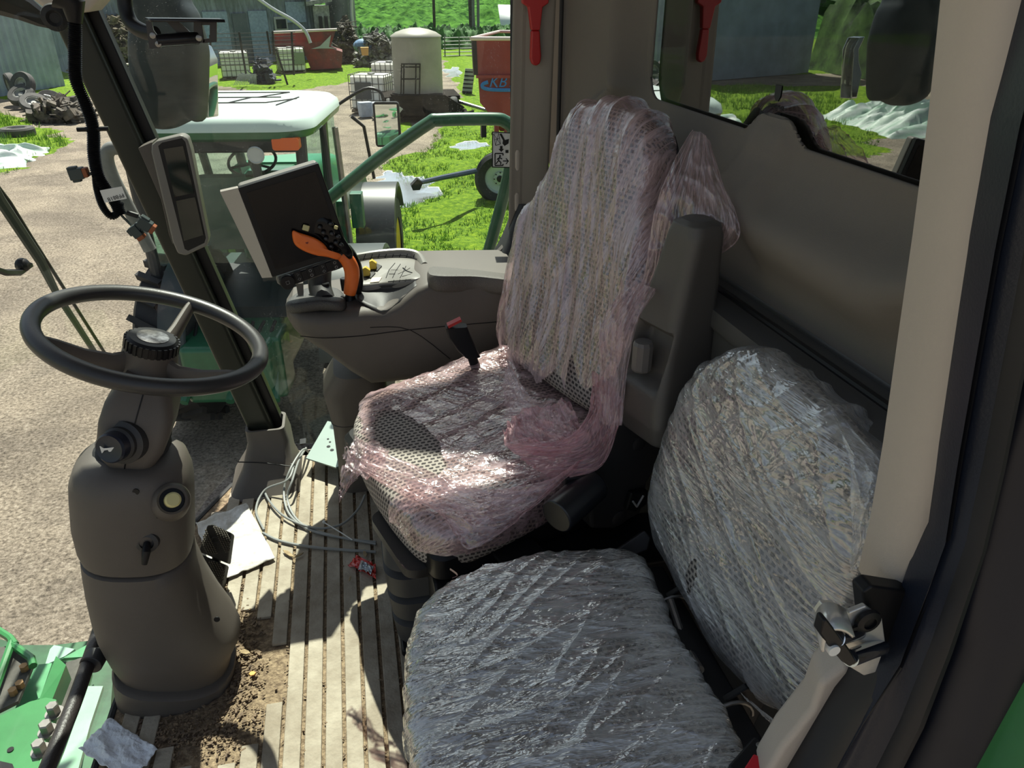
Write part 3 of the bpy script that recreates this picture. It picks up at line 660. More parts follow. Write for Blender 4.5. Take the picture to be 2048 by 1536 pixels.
# monitor mounting bracket hanging from a bent tube
t = thing('mount_bracket', 'black metal bracket on a bent tube hanging in front of the outside mirror', 'bracket', px(300, 97, y=1.5))
MB().tube(spline([px(248, -40, y=1.55), px(250, 10, y=1.55), px(262, 45, y=1.54), px(285, 62, y=1.52), px(310, 68, y=1.5)], 6), .0125, 14).build('bent_tube', BLK, t)
pl_ = mat('satin_black_steel', (.012, .012, .014), .3)
MB().add([px(290, 37, y=1.52), px(302, 41, y=1.38), px(450, 42, y=1.40), px(438, 39, y=1.52)], [(0, 1, 2, 3)]).build('top_plate', pl_, t, solid=.004)
MB().prism([px(u, v, y=1.44) for u, v in ((292, 41), (304, 41), (308, 60), (326, 85), (322, 96), (300, 97))], (0, -.004, 0)).build('side_plate', pl_, t)
MB().prism([px(u, v, y=1.47) for u, v in ((332, 41), (356, 41), (375, 58), (388, 72), (388, 42), (404, 42), (410, 84), (388, 88), (372, 86), (352, 62))], (0, -.004, 0)).build('brace_plate', pl_, t)
MB().prism([px(u, v, y=1.47) for u, v in ((404, 42), (434, 42), (434, 84), (406, 86), (408, 78), (420, 76), (420, 50), (404, 50))], (0, -.004, 0)).build('brace_plate', pl_, t)
MB().cyl(px(312, 82, y=1.44), px(395, 76, y=1.47), .010, 14).build('cross_tube', pl_, t)
for u, v in ((306, 71), (317, 88), (398, 76)): MB().lathe(px(u, v, y=1.437), (0, -1, 0), [(.0052, 0), (.0048, .003), (.002, .004)], 10).build('bolt', DSTEEL, t)

# ================================================================ TOUCH SCREEN
t = thing('touchscreen_monitor', 'large tilted black touchscreen with pale grey rim behind the lever', 'monitor', px(600, 580, y=1.99))
A, B, C_, D = px(476, 376, t=1.75), px(637, 326, t=1.79), px(700, 505, t=1.91), px(545, 555, t=1.87)
nn = (B - A).cross(D - A).normalized(); nn = nn if nn.y > 0 else -nn
def mpt(s, k, d=0): return (A.lerp(B, s)).lerp(D.lerp(C_, s), k) + nn * d
rim = lambda e, d: [mpt(-e, -e, d), mpt(1 + e, -e, d), mpt(1 + e, 1 + e, d), mpt(-e, 1 + e, d)]
back_ = [mpt(-.02, -.02, .02), mpt(1.0, -.02, .02), mpt(1.0, 1.0, .02), mpt(-.02, 1.0, .02)]
MB().prism(rim(.0, 0), nn * .02).build('bezel', BLK, t, bevel=.003)
mcase = MB(); A2 = px(440, 384, t=1.79); D2 = px(524, 556, t=1.91)
mcase.add([mpt(0, 0, .001), mpt(0, 1, .001), D2, A2, mpt(0, 0, .03), mpt(0, 1, .03)], [(0, 1, 2, 3)]); mcase.prism([mpt(0, 0, .0), A2, D2, mpt(0, 1, .0)], nn * .025)
mcase.build('side_rim', mat('display_rim', (.36, .33, .30), .5), t, bevel=.002)
MB().prism(rim(0, .022), nn * .035).build('casing', mat('display_grey', ()), t, bevel=.008)
MB().prism([mpt(.07, .07, -.0012), mpt(.93, .07, -.0012), mpt(.93, .93, -.0012), mpt(.07, .93, -.0012)], nn * .003).build('screen', GLOSSB, t)
MB().prism([mpt(.045, 1.05, .02), mpt(1.0, 1.03, .02), mpt(1.0, 1.17, .02), mpt(.12, 1.20, .02), mpt(.02, 1.12, .02)], nn * .03).build('button_panel', mat('display_grey', ()), t, bevel=.006)
k = MB().prism([mpt(.06, 1.07, .016), mpt(1.0, 1.045, .016), mpt(1.0, 1.15, .016), mpt(.14, 1.18, .016)], nn * .008).build('key_strip', BLK, t, bevel=.002)
wst = mat('printed_symbols', (.45, .45, .43), .6)
for i in range(5):
    for j in range(2):
        c = mpt(.30 + i * .16, 1.075 + j * .055, .013); e1 = (B - A).normalized() * .0045; e2 = (D - A).normalized() * .0045
        MB().prism([c - e1 * 2 - e2 * 1.6, c + e1 * 2 - e2 * 1.6, c + e1 * 2 + e2 * 1.6, c - e1 * 2 + e2 * 1.6], nn * .003).build('key', BLK, k, bevel=.001)
        m = MB(); n_ = 3 + (i * 2 + j) % 4
        m.tube([c - nn * .0008 + (e1 * math.cos(6.28 * q / n_) + e2 * math.sin(6.28 * q / n_)) * .8 for q in range(n_)], .0005, 4, closed=True); m.build('key_symbol', wst, k)
c = mpt(.15, 1.115, .012); MB().lathe(c + nn * .006, -nn, [(.019, 0), (.019, .012), (.017, .014), (.011, .014)], 32).build('dial', BLK, k)
m = MB(); m.tube([c - nn * .0085 + (B - A).normalized() * a * .004 + (D - A).normalized() * b * .004 for a, b in ((-1, -1), (1, -1), (1, 1), (-1, 1))], .0005, 4, closed=True); m.build('dial_symbol', wst, k)
MB().tube(spline([px(640, 540, t=1.99), px(640, 575, t=1.99), px(650, 605, t=1.97)], 5), [.03] * 11, 16).build('swivel_arm', PLD, t)
MB().prism([px(u, v, t=1.97) for u, v in ((592, 568), (606, 566), (607, 590), (596, 592))], (0, .02, 0)).build('support', PL, t)
for u, v in ((650, 575), (690, 566)): MB().lathe(px(u, v, y=1.93), Z, [(.011, -.02), (.012, .0), (.012, .012), (.010, .014)], 18).build('knob', BLK, t)

# ================================================================ CONSOLE
co = thing('armrest_console', 'long grey side console with padded lid and orange-handled lever', 'console', (.1, 1.86, 0))
NY, FY = 1.83, 2.13
st = [(568, 636, 662), (580, 628, 678), (600, 634, 690), (645, 634, 716), (690, 628, 752), (729, 622, 775), (768, 622, 772), (800, 606, 768), (835, 580, 762), (860, 568, 756), (930, 566, 746), (1050, 564, 735)]
rings = []
for i, (u, vt, vb) in enumerate(st):
    a, b = px(u, vt, y=NY), px(u, vb, y=NY); x = a.x; k = [.25, .6, .82, .96][i] if i < 4 else 1
    yn = NY; yc = (NY + FY) / 2; hy = (FY - NY) / 2 * k; zc, hz = (a.z + b.z) / 2, (a.z - b.z) / 2
    rings.append(rrect(V((x, yc - (0 if i > 3 else 0.05 * (1 - k)), zc)), Y, Z, hy, hz, .03 if i < 8 else .02))
m = MB().loft(rings); m.build('body', PL, co, smooth=40)
m = MB(); m.tube(spline([px(u, v, y=NY - .001) for u, v in ((600, 672), (650, 676), (720, 672), (800, 662), (900, 652), (1040, 640))], 4), .0012, 6); m.tube(spline([px(u, v, y=NY - .001) for u, v in ((740, 655), (820, 660), (900, 718))], 4), .001, 6); m.build('seam', BLK, co)
# pedestal
m = MB(); 
m.loft([rrect(V((-.03, 2.02, 0)), X, Y, .09, .10, .04), rrect(V((-.035, 2.01, .22)), X, Y, .085, .10, .04), rrect(V((-.045, 2.0, .34)), X, Y, .09, .11, .05), rrect(V((-.03, 1.99, .40)), X, Y, .07, .10, .05)]); m.build('pedestal', PL, co, smooth=50)
m = MB(); m.tube([p * 1 for p in rrect(V((-.0355, 2.01, .24)), X, Y, .087, .1025, .04)], .002, 5, closed=True); m.build('pedestal_seam', PLD, co)
# padded lid
m = MB(); z0 = .70
la, lb_, lc, ld_ = px(852, 562, y=1.820), px(1045, 566, y=1.820), px(1045, 532, y=2.120), px(872, 526, y=2.120)
m = pillow([px(858, 556, y=1.830), px(950, 560, y=1.830), px(1048, 566, y=1.830), px(1052, 534, y=2.120), px(960, 527, y=2.120), px(878, 526, y=2.120)], (0, 0, 1), .012, .04, p=7, M=80, K=16)
m.build('padded_lid', mat('lid_vinyl', (.10, .09, .08), .42, bump=.35, bscale=350), co, smooth=60)
# front pad, lighter saddle
m = pillow([px(575, 618, y=1.870), px(640, 612, y=1.850), px(690, 612, y=1.860), px(680, 585, y=2.030), px(625, 582, y=2.050), px(588, 598, y=1.990)], (-.15, -.1, 1), .02, .02, p=4, M=64, K=12); m.build('front_pad', mat('pad_vinyl', (.06, .057, .055), .5, bump=.4, bscale=350), co, smooth=60)
m = MB()
TOPE = [(712, 574, 1.95), (745, 572, 1.94), (790, 568, 1.92), (834, 561, 1.90)]; BOTE = [(716, 600, 1.88), (742, 616, 1.85), (775, 622, 1.84), (834, 572, 1.86)]
te, be = spline([px(u, v, y=y_) for u, v, y_ in TOPE], 6), spline([px(u, v, y=y_) for u, v, y_ in BOTE], 6)
m.grid(lambda s_, k: te[int(round(s_ * 18))].lerp(be[int(round(s_ * 18))], k) + V((0, .035, 0)) * math.sin(math.pi * k), 18, 10); m.build('scoop', PLD, co, solid=.004, smooth=60)
# keypad, raised arc of keys round it
KM = mat('keypad_grey', (.20, .19, .17), .35)
m = pillow([px(708, 574, y=1.95), px(770, 572, y=1.93), px(838, 562, y=1.90), px(850, 545, y=1.98), px(836, 524, y=2.06), px(780, 520, y=2.08), px(712, 532, y=2.06)], (-.1, 0, 1), .010, .03, p=7, M=84, K=14)
bv = BVHTree.FromPolygons(m.v, m.f); kp = m.build('keypad', KM, co, smooth=60)
arc = spline([px(710, 524, y=2.09), px(760, 516, y=2.09), px(808, 513, y=2.09), px(836, 520, y=2.07), px(848, 540, y=2.0)], 6)
m = MB().tube(arc, .024, 14, flat=.6); bv2 = BVHTree.FromPolygons(m.v, m.f); pod = m.build('key_arc', KM, co)
def onm(b_, u, v, off=.0006):
    h, n_, i_, d_ = b_.ray_cast(V((0, 0, CAM_H)), ray(u, v).normalized())
    return None if h is None else h - ray(u, v).normalized() * off
def kline(b_, L, par, r_=.0009):
    P_ = []
    for (u0, v0), (u1, v1) in zip(L, L[1:]):
        for k in range(6):
            q = onm(b_, u0 + (u1 - u0) * k / 5, v0 + (v1 - v0) * k / 5)
            if q is not None: P_.append(q)
    P_ = [p for n_, p in enumerate(P_) if n_ == 0 or (p - P_[n_ - 1]).length > 1e-5]
    if len(P_) > 1: MB().tube(P_, r_, 5).build('key_gap', BLK, par)
for u in range(728, 838, 14): kline(bv2, [(u - 3, 524), (u + 3, 508)], pod)
kline(bv2, [(714, 520), (760, 513), (808, 511), (834, 518)], pod, .0007)
for L in ([(772, 556), (778, 540), (790, 526)], [(785, 556), (792, 541), (801, 528)], [(800, 556), (806, 545), (812, 532)], [(778, 548), (790, 548)], [(782, 540), (796, 540)], [(796, 548), (812, 541), (820, 536)], [(804, 553), (822, 548)], [(776, 563), (822, 559)], [(786, 565), (788, 560)], [(798, 564), (800, 559)], [(810, 563), (812, 558)]): kline(bv, L, kp)
kline(bv, [(806, 536), (813, 542), (824, 546)], kp, .002)
for i, (u, v) in enumerate(((742, 531), (729, 545))):
    c = onm(bv, u + 6, v + 6, .0) or px(u, v, y=2.0)
    k = MB().prism([onm(bv, u + a_, v + b2, -.002) or c for a_, b2 in ((-2, 10), (6, -4), (22, 3), (13, 13))], (0, 0, .004)).build('lever_slot', BLK, kp)
    MB().prism([c + V((-.012, -.008, 0)), c + V((.006, -.008, 0)), c + V((.008, -.008, .016)), c + V((-.004, -.008, .026)), c + V((-.012, -.008, .022))], (.002, .016, 0)).build('throttle_tab', mat('yellow_tab', (.62, .46, .06), .4), k, bevel=.002)
q = [onm(bv, u, v, .001) for u, v in ((740, 566), (758, 564), (764, 555), (744, 556))]
if all(q): MB().prism(q, (0, 0, .0015)).build('cream_key', mat('cream', (.62, .52, .36), .5), kp)
# main lever
lv = MB().tube(spline([px(700, 618, y=1.930), px(700, 596, y=1.930), px(702, 580, y=1.930)], 4), [.020, .021, .02, .018, .015, .013, .012, .012, .014], 18).build('control_lever', BLK, co)
gp = spline([px(u, v, y=1.905) for u, v in ((699, 588), (703, 565), (704, 543), (696, 522), (683, 508))], 6)
MB().tube(gp, [.0155 + .004 * math.sin(i / len(gp) * 3) for i in range(len(gp))], 18, flat=.9).build('orange_grip', ORG, lv)
gp2 = spline([px(u, v, y=1.925) for u, v in ((712, 585), (716, 560), (713, 535), (703, 512), (690, 495))], 6)
MB().tube(gp2, .0145, 14).build('grip_back', GLOSSB, lv)
og = [(585, 462), (600, 466), (630, 476), (648, 488), (660, 502), (682, 509), (676, 519), (655, 514), (630, 510), (604, 500), (588, 486)]
m = pillow([px(u, v, y=1.865) for u, v in og], (-.1, -.9, .45), .012, .014, p=3, M=90, K=10); m.build('orange_head', ORG, lv, smooth=60)
MB().lathe(px(614, 485, y=1.856), (-.1, -.9, .45), [(.0035, -.004), (.0035, .002)], 12).build('screw', mat('red_brown', (.22, .02, .01), .5), lv)
og = [(584, 462), (600, 448), (620, 434), (642, 430), (660, 438), (678, 455), (690, 478), (706, 505), (700, 520), (686, 508), (668, 508), (650, 490), (628, 474)]
hd_ = pillow([px(u, v, y=1.895) for u, v in og], (-.1, -.85, .5), .018, .014, p=3, M=90, K=12).build('control_head', GLOSSB, lv, smooth=60)
for u, v, m_ in ((612, 456, YEL), (672, 455, YEL)):
    MB().box(px(u, v, y=1.868), (.016 if u < 650 else .009, .008, .014 if u < 650 else .009), Matrix.Rotation(R(-25), 3, 'X') @ Matrix.Rotation(R(20), 3, 'Y')).build('button', m_, lv, bevel=.002)
for u, v in ((640, 455), (647, 466), (652, 478), (662, 448), (664, 468), (676, 474), (672, 486), (682, 490), (662, 494)):
    MB().sph(px(u, v, y=1.871), (.0065, .004, .006), 12, 8).build('button', mat('button_black', (.015, .015, .016), .25), lv)
# seat belt buckle beside the console
t = thing('seat_belt_buckle', 'black seat belt buckle with red top between console and driver seat', 'seat belt buckle', px(945, 715, y=1.66))
MB().loft([rrect(px(u, v, y=1.665), X, Y, a, .014, .006) for u, v, a in ((912, 652, .026), (918, 670, .027), (932, 695, .024), (945, 712, .018))]).build('body', BLK, t, smooth=40)
MB().prism([px(895, 652, y=1.65), px(922, 639, y=1.65), px(924, 643, y=1.65), px(898, 657, y=1.65)], (0, .02, 0)).build('release_button', RED, t)
MB().tube([px(942, 708, y=1.665), px(960, 760, y=1.665)], .012, 10, flat=.4).build('strap', BLK, t)
# cup holder
t = thing('cup_holder', 'dark round cup holder behind the console lid', 'cup holder', px(1065, 540, y=2.03))
cc = px(1068, 500, y=2.07); MB().lathe(cc - Z * .07, Z, [(.05, 0), (.055, .07), (.058, .072), (.052, .073), (.047, .065), (.042, .01)], 32).build('cup', BLK, t)
MB().prism([px(u, v, y=2.10) for u, v in ((980, 522), (1022, 478), (1060, 470), (1110, 470), (1110, 545), (1000, 530))], (0, .03, 0)).build('tray', PL, t, bevel=.006)
# ================================================================ DRIVER SEAT (swivelled a little towards the door)
SO = V((.03, 1.375, 0)); SF = V((-math.cos(R(18)), -math.sin(R(18)), 0)); SL = V((math.sin(R(18)), -math.cos(R(18)), 0))
def S(a, b, z): return SO + SF * a + SL * b + Z * z
ds = thing('driver_seat', 'light checked fabric driver seat with high back, dark bellows base and folded-up grey armrest', 'seat', S(-.22, 0, 0))
cush = [(.0, -.235, .445), (.035, -.15, .44), (.052, 0, .435), (.05, .14, .43), (.03, .235, .43), (-.04, .28, .44), (-.25, .278, .475), (-.44, .24, .51), (-.45, 0, .50), (-.44, -.24, .51), (-.25, -.272, .485), (-.06, -.27, .465)]
def cshape(a, b, s, side):
    return (.020 * (min(1, abs(b * SL.y - a * 0) / .25) if 0 else 0)) 
cpts = [S(a, b, z) for a, b, z in cush]
def dish(a, b, s, side): return -.014 * max(0, 1 - s * 1.1) if side > 0 else 0
m = pillow([p - Z * .03 for p in cpts], (0.0, 0, 1), .055, .075, p=5.5, M=110, K=34, shape=dish); cu_ = m.build('seat_cushion', FAB, ds, smooth=80)
bk = [(.56, .22), (.70, .245), (.80, .245), (.90, .21), (.985, .165), (1.06, .15), (1.11, .115), (1.135, .0)]
def BA(z): return -.415 - (z - .5) * .23
bpts = [S(BA(z), w, z) for z, w in bk] + [S(BA(z), -w, z) for z, w in bk[:-1][::-1]] + [S(BA(.53), -.12, .53), S(BA(.53), .12, .53)]
bn = (SF * 1.0 + Z * .23).normalized()
def bdish(a, b, s, side): return -.018 * max(0, 1 - s * 1.15) if side > 0 else 0
m = pillow(bpts, bn, .055, .05, p=4, M=130, K=30, shape=bdish); m.build('backrest', FAB, ds, smooth=80)
m = pillow([p - bn * .045 for p in bpts], bn, .02, .03, p=4, M=100, K=10); m.build('back_shell', BLK, ds, smooth=60)
# folded-up armrest with dial recess
am = thing  # (builder follows)
def armring(z, a, b, ha, hb, n=8):
    c = S(a, b, z); return rrect(c, SF, SL, ha, hb, .022, n)
rows = [(.585, -.425, .355, .045, .052), (.60, -.425, .355, .062, .068), (.64, -.425, .352, .07, .074), (.70, -.43, .345, .07, .072), (.76, -.435, .347, .062, .062), (.84, -.44, .355, .052, .052), (.92, -.442, .364, .044, .045), (.985, -.443, .372, .038, .040), (1.003, -.443, .372, .034, .035), (1.010, -.443, .372, .024, .024)]
rings = []
for i in range(len(rows) - 1):
    for j in range(8):
        k = j / 8; rings.append([q for q in armring(*[rows[i][n] * (1 - k) + rows[i + 1][n] * k for n in range(5)])])
rings.append(armring(*rows[-1]))
m = MB(); n = len(rings[0])
# finer rings, pushing the forward face in to form the recess
fine = []
for r_ in rings:
    q = resample(r_, 120); out = []
    for p in q:
        lf = (p - SO).dot(SF); lb2 = (p - SO).dot(SL); zc = p.z
        d = min(lb2 - .315, .392 - lb2, zc - .715, .805 - zc)
        ctr = sum(q, V()) / len(q)
        if (p - ctr).dot(SF) > .03 and d > -.012:
            k = max(0, min(1, (d + .012) / .018)); p = p - SF * .035 * k * k * (3 - 2 * k)
        out.append(p)
    fine.append(out)
m.loft(fine); ar = m.build('armrest', mat('armrest_grey', (.085, .078, .07), .5, bump=.1, bscale=900), ds, smooth=50)
k = MB().lathe(S(-.378, .338, .725), Z, [(.017, 0), (.019, .004), (.019, .052), (.016, .058)], 10).build('tilt_dial', mat('dial_grey', (.14, .13, .12), .35), ar, smooth=25)
MB().tube([S(-.353, .312, .70), S(-.350, .315, .68), S(-.350, .318, .615)], [.0055, .0035, .003], 8).build('slot', BLK, ar)
# recliner cover, side rail, base
sidep = [(-.30, .60), (-.46, .62), (-.50, .52), (-.44, .44), (-.43, .36), (-.36, .345), (-.30, .37), (-.29, .46), (-.26, .52)]
m = MB().prism([S(a, .275, z) for a, z in sidep], SL * .045); rc = m.build('recliner_cover', PLD, ds, bevel=.008, bseg=3)
for a, z, r_ in ((-.405, .545, .016), (-.37, .372, .019)):
    MB().lathe(S(a, .315, z), SL, [(r_, 0), (r_, .007), (r_ - .004, .009)], 24).build('pivot_cap', PLD, rc)
k = MB().prism([S(a, .322, z) for a, z in ((-.43, .43), (-.385, .44), (-.375, .40), (-.40, .385), (-.43, .395))], SL * .014).build('recline_handle', BLK, rc, bevel=.004)
m = MB()
for a0, b0, a1, b1 in ((-.415, .425, -.40, .402), (-.40, .402, -.388, .42)): m.tube([S(a0, .338, b0), S(a1, .338, b1)], .0022, 6)
m.build('recline_symbol', wst, k)
MB().cyl(px(1112, 1034, t=1.37), px(1188, 968, t=1.44), .034, 28).build('lumbar_motor', mat('black_drum', (.012, .013, .016), .3), ds, bevel=.004)
MB().box(px(1150, 955, t=1.43), (.05, .04, .03)).build('plug_block', BLK, ds, bevel=.004)
MB().tube(spline([S(-.25, .33, .46), S(-.22, .35, .47), S(-.20, .33, .43), S(-.24, .31, .40)], 5), .004, 6).build('wire', BLK, ds)
m = MB().loft([rrect(S(-.22, 0, z), SF, SL, hf, hl, .03) for z, hf, hl in ((.32, .24, .26), (.34, .25, .275), (.385, .25, .275), (.40, .24, .265))]); m.build('seat_pan', BLK, ds, bevel=.0)
for a, z, w_ in ((-.14, .365, .05), (-.17, .315, .055)):
    k = MB().prism([S(a - w_, .27, z), S(a + w_, .27, z), S(a + w_ * .8, .27, z - .022), S(a - w_ * .9, .27, z - .022)], SL * .055).build('adjust_paddle', BLK, ds, bevel=.007, bseg=3)
    c = S(a + .005, .326, z - .008); m = MB(); e = .0055
    m.tube([c + SF * x_ * e + Z * y_ * e for x_, y_ in ((-1, 1), (1, 1), (1, -1), (-1, -1))], .0008, 5, closed=True); m.tube([c + SF * x_ * e + Z * y_ * e for x_, y_ in ((-1.6, .6), (-1.6, -1.4), (1.6, -1.4), (1.6, .6))], .0008, 5); m.build('paddle_symbol', WHT, k)
MB().loft([rrect(S(a, .12, z), SF, SL, ha, hb, .03) for a, z, ha, hb in ((.005, .30, .03, .09), (.02, .325, .05, .11), (.02, .345, .05, .11))]).build('front_handle', PLD, ds, smooth=50)
# bellows base
rings = []
for z, g_ in ((0.0, .0), (.03, .006), (.085, .012), (.095, -.004), (.105, .012), (.16, .018), (.170, .002), (.18, .018), (.235, .022), (.245, .004), (.255, .02), (.305, .012), (.33, -.01)):
    rings.append(rrect(V((.185, 1.42, z)), X, Y, .175 + g_, .155 + g_, .05, 8))
m = MB().loft(rings); bb = m.build('suspension_bellows', mat('bellows_rubber', (.045, .045, .047), .6), ds, smooth=45)
MB().box((.33, 1.17, .20), (.50, .16, .26)).build('side_rail_box', BLK, ds, bevel=.01)
MB().box((.30, 1.02, .09), (.46, .16, .16)).build('slide_rail', BLK, ds, bevel=.01)
text('GRAMMER', .034, 'brand_relief', mat('relief_rubber', (.055, .054, .054), .5), bb, V((.06, 1.238, .262)), X, V((0, 0, 1)), .003)
MB().lathe(V((.035, 1.240, .274)), -Y, [(.013, 0), (.013, .005)], 20).build('emblem_relief', mat('relief_rubber', ()), bb)
MB().box((.20, 1.42, .012), (.38, .34, .022)).build('base_plate', BLK, ds, bevel=.006)
# driver seat film: back drape
PINK = film('pink_film', (.98, .74, .77), .17, .66, 9, (2.6, .45, 1), gl=.22, rough=.09, bump=.8)
PINKC = film('pink_crumpled_film', (.98, .72, .75), .12, .52, 9, (.7, 1.6, 1), gl=.18, rough=.11, bump=.7)
PINKT = film('pink_gathered_film', (.97, .60, .66), .35, .7, 14, (3, .6, 1), gl=.14, rough=.2, bump=.6)
CLEAR = film('clear_film', (.92, .95, .95), .24, .72, 9, (.6, 2.2, 1), gl=.36, rough=.07, bump=.9)
def edge_n(v, k, sc): return noise.noise(V((v * sc, k, 0)))
def bdisp(a, b, s, side, pos):
    z = pos.z; return .003 + .015 * crease(a + .10 * b, b, .12, 15, 1.2, 3.1, 2) * (.4 + .6 * s) + .005 * crease(a, b, .25, 26, 3, 7, 3)
def bkeep(a, b, s, side, q):
    lb_ = (q - SO).dot(SL)
    if side < 0: return q.z > .93 + .05 * edge_n(lb_, 2, 14)
    return q.z > .60 + .10 * edge_n(lb_, 1, 9) + (.05 if lb_ > .1 else -.05)
m = pillow(bpts, bn, .055, .05, p=4, M=300, K=120, shape=bdish, disp=bdisp, off=.005, keep=bkeep)
cv = m.build('plastic_seat_cover', PINK, smooth=120, label='pinkish torn plastic film draped over the backrest of the driver seat', cat='plastic cover')
# loose corner flying out to the right of the backrest, and gathers at its lower right
def patch(net, nu, nv, amp, f, seed, name, m_, parent, rag=0, dirn=None):
    net = [[V(p) for p in row] for row in net]; nr, nc = len(net), len(net[0])
    def ev(s, t):
        def row(r_):
            k = min(nc - 1 - 1e-6, s * (nc - 1)); i = int(k); g = lambda q: net[r_][max(0, min(nc - 1, q))]
            return cr(g(i - 1), g(i), g(i + 1), g(i + 2), k - i)
        k = min(nr - 1 - 1e-6, t * (nr - 1)); i = int(k); g = lambda q: row(max(0, min(nr - 1, q)))
        return cr(g(i - 1), g(i), g(i + 1), g(i + 2), k - i)
    dn = V(dirn or (-.4, -.8, .4)).normalized()
    def fn(s, t):
        w_ = crease(s, t, seed * .7, f[0], f[1], seed, 2) + .5 * crease(s, t, seed, f[0] * 2.3, f[1] * 1.7, seed + 4, 3)
        return ev(s, t) + dn * amp * w_
    def kp(s, t):
        if not rag: return True
        e_ = min(s, 1 - s, t, 1 - t); return e_ > rag * abs(noise.noise(V((s * 9, t * 9, seed))))
    mb = MB(); mb.grid(fn, nu, nv, kp, lambda s, t: (s * .3, t * .3)); return mb.build(name, m_, parent, smooth=120)
def q3(L): return [px(u, v, t=t) for u, v, t in L]
patch([q3([(1385, 262, 1.34), (1405, 268, 1.35), (1420, 284, 1.35)]),
       q3([(1345, 330, 1.32), (1400, 345, 1.33), (1445, 365, 1.32)]),
       q3([(1310, 420, 1.33), (1390, 430, 1.31), (1480, 466, 1.26)]),
       q3([(1290, 540, 1.38), (1365, 535, 1.37), (1428, 518, 1.33)]),
       q3([(1270, 600, 1.43), (1290, 600, 1.43), (1312, 585, 1.42)])], 60, 90, .010, (7, 3), 2.3, 'loose_flap', PINK, cv)
patch([q3([(1262, 560, 1.33), (1290, 570, 1.33), (1315, 580, 1.33)]),
       q3([(1205, 640, 1.33), (1240, 660, 1.31), (1278, 640, 1.33)]),
       q3([(1200, 740, 1.34), (1225, 750, 1.33), (1255, 740, 1.34)]),
       q3([(1200, 840, 1.35), (1215, 850, 1.33), (1245, 850, 1.34)])], 40, 90, .012, (6, 4), 4.1, 'gathered_edge', PINK, cv)
patch([q3([(1185, 740, 1.42), (1215, 760, 1.40), (1245, 800, 1.37)]),
       q3([(1175, 830, 1.42), (1205, 850, 1.40), (1235, 860, 1.37)]),
       q3([(1120, 880, 1.43), (1175, 905, 1.41), (1200, 935, 1.39)]),
       q3([(1010, 885, 1.47), (1060, 930, 1.44), (1110, 960, 1.42)])], 60, 90, .012, (9, 2), 5.5, 'twisted_tail', PINKT, cv)
# driver seat film: cushion
def cdisp(a, b, s, side, pos): return .002 + .007 * crease(a, b, .3, 3, 11, 11.3, 3) + .004 * crease(a, b, -.6, 5, 20, 5.2, 3) + .003 * crease(a, b, .9, 30, 8, 15.2, 3)
def ckeep(a, b, s, side, q):
    la, lb_ = (q - SO).dot(SF), (q - SO).dot(SL); e_ = .03 * edge_n(la + lb_, 5, 22)
    if side < 0 and not (lb_ > .15 and q.z > .40 and la < -.02): return False
    # torn away front left corner: a diagonal edge, and an eye-shaped hole on the far front
    if la > -.10 + (lb_ + .27) * .05 + e_ and q.z < .468 and lb_ < .12: return False
    h = ((la + .045) / .055) ** 2 + ((lb_ + .02) / .15) ** 2
    return h > 1 + e_ * 8
m = pillow([p - Z * .03 for p in cpts], (0, 0, 1), .055, .075, p=5.5, M=320, K=130, shape=dish, disp=cdisp, off=.004, keep=ckeep)
cc_ = m.build('plastic_seat_cover', PINKC, smooth=120, label='torn pinkish plastic film lying over the cushion of the driver seat', cat='plastic cover')
patch([q3([(735, 895, 1.53), (720, 930, 1.52), (735, 950, 1.51)]),
       q3([(830, 930, 1.49), (815, 975, 1.48), (800, 990, 1.47)]),
       q3([(960, 980, 1.42), (930, 1020, 1.41), (880, 1030, 1.41)]),
       q3([(1100, 960, 1.40), (1040, 1020, 1.38), (940, 1100, 1.37)]),
       q3([(1190, 900, 1.42), (1130, 960, 1.40), (1030, 1050, 1.37)])], 60, 110, .009, (5, 6), 6.6, 'front_fold', PINKC, cc_, dirn=(-.3, -.5, .8))
patch([q3([(712, 870, 1.62), (700, 900, 1.60), (690, 935, 1.58)]),
       q3([(735, 885, 1.56), (735, 915, 1.55), (730, 955, 1.54)]),
       q3([(780, 900, 1.53), (770, 925, 1.53), (735, 960, 1.53)])], 40, 40, .008, (6, 5), 7.7, 'front_fold', PINKC, cc_)
patch([q3([(690, 880, 1.62), (680, 960, 1.60), (678, 1015, 1.59)]),
       q3([(712, 900, 1.58), (705, 950, 1.58), (690, 990, 1.59)]),
       q3([(735, 930, 1.55), (720, 955, 1.56), (700, 968, 1.58)])], 40, 40, .006, (6, 6), 8.1, 'torn_strip', PINKC, cc_, rag=.5)
patch([q3([(1008, 870, 1.52), (1040, 830, 1.54), (1140, 805, 1.52)]),
       q3([(1020, 905, 1.49), (1070, 870, 1.48), (1160, 850, 1.47)]),
       q3([(1110, 925, 1.45), (1140, 905, 1.44), (1180, 880, 1.44)])], 60, 60, .016, (5, 4), 9.4, 'crumpled_wad', PINKT, cc_, dirn=(-.2, -.3, 1))
patch([q3([(1020, 705, 1.72), (1060, 790, 1.62), (1110, 800, 1.56)]),
       q3([(1010, 745, 1.70), (1035, 800, 1.64), (1080, 830, 1.58)]),
       q3([(1005, 770, 1.68), (1010, 815, 1.64), (1005, 838, 1.62)])], 50, 50, .009, (5, 4), 10.2, 'back_corner', PINK, cv, rag=.15)
for L in ([(965, 1130, 1.40), (975, 1150, 1.39), (960, 1158, 1.39), (945, 1148, 1.40), (930, 1160, 1.40)], [(900, 1138, 1.42), (915, 1150, 1.41), (905, 1156, 1.41)]):
    MB().tube(spline(q3(L), 5), .0025, 5, flat=.3).build('torn_thread', PINKC, cc_)

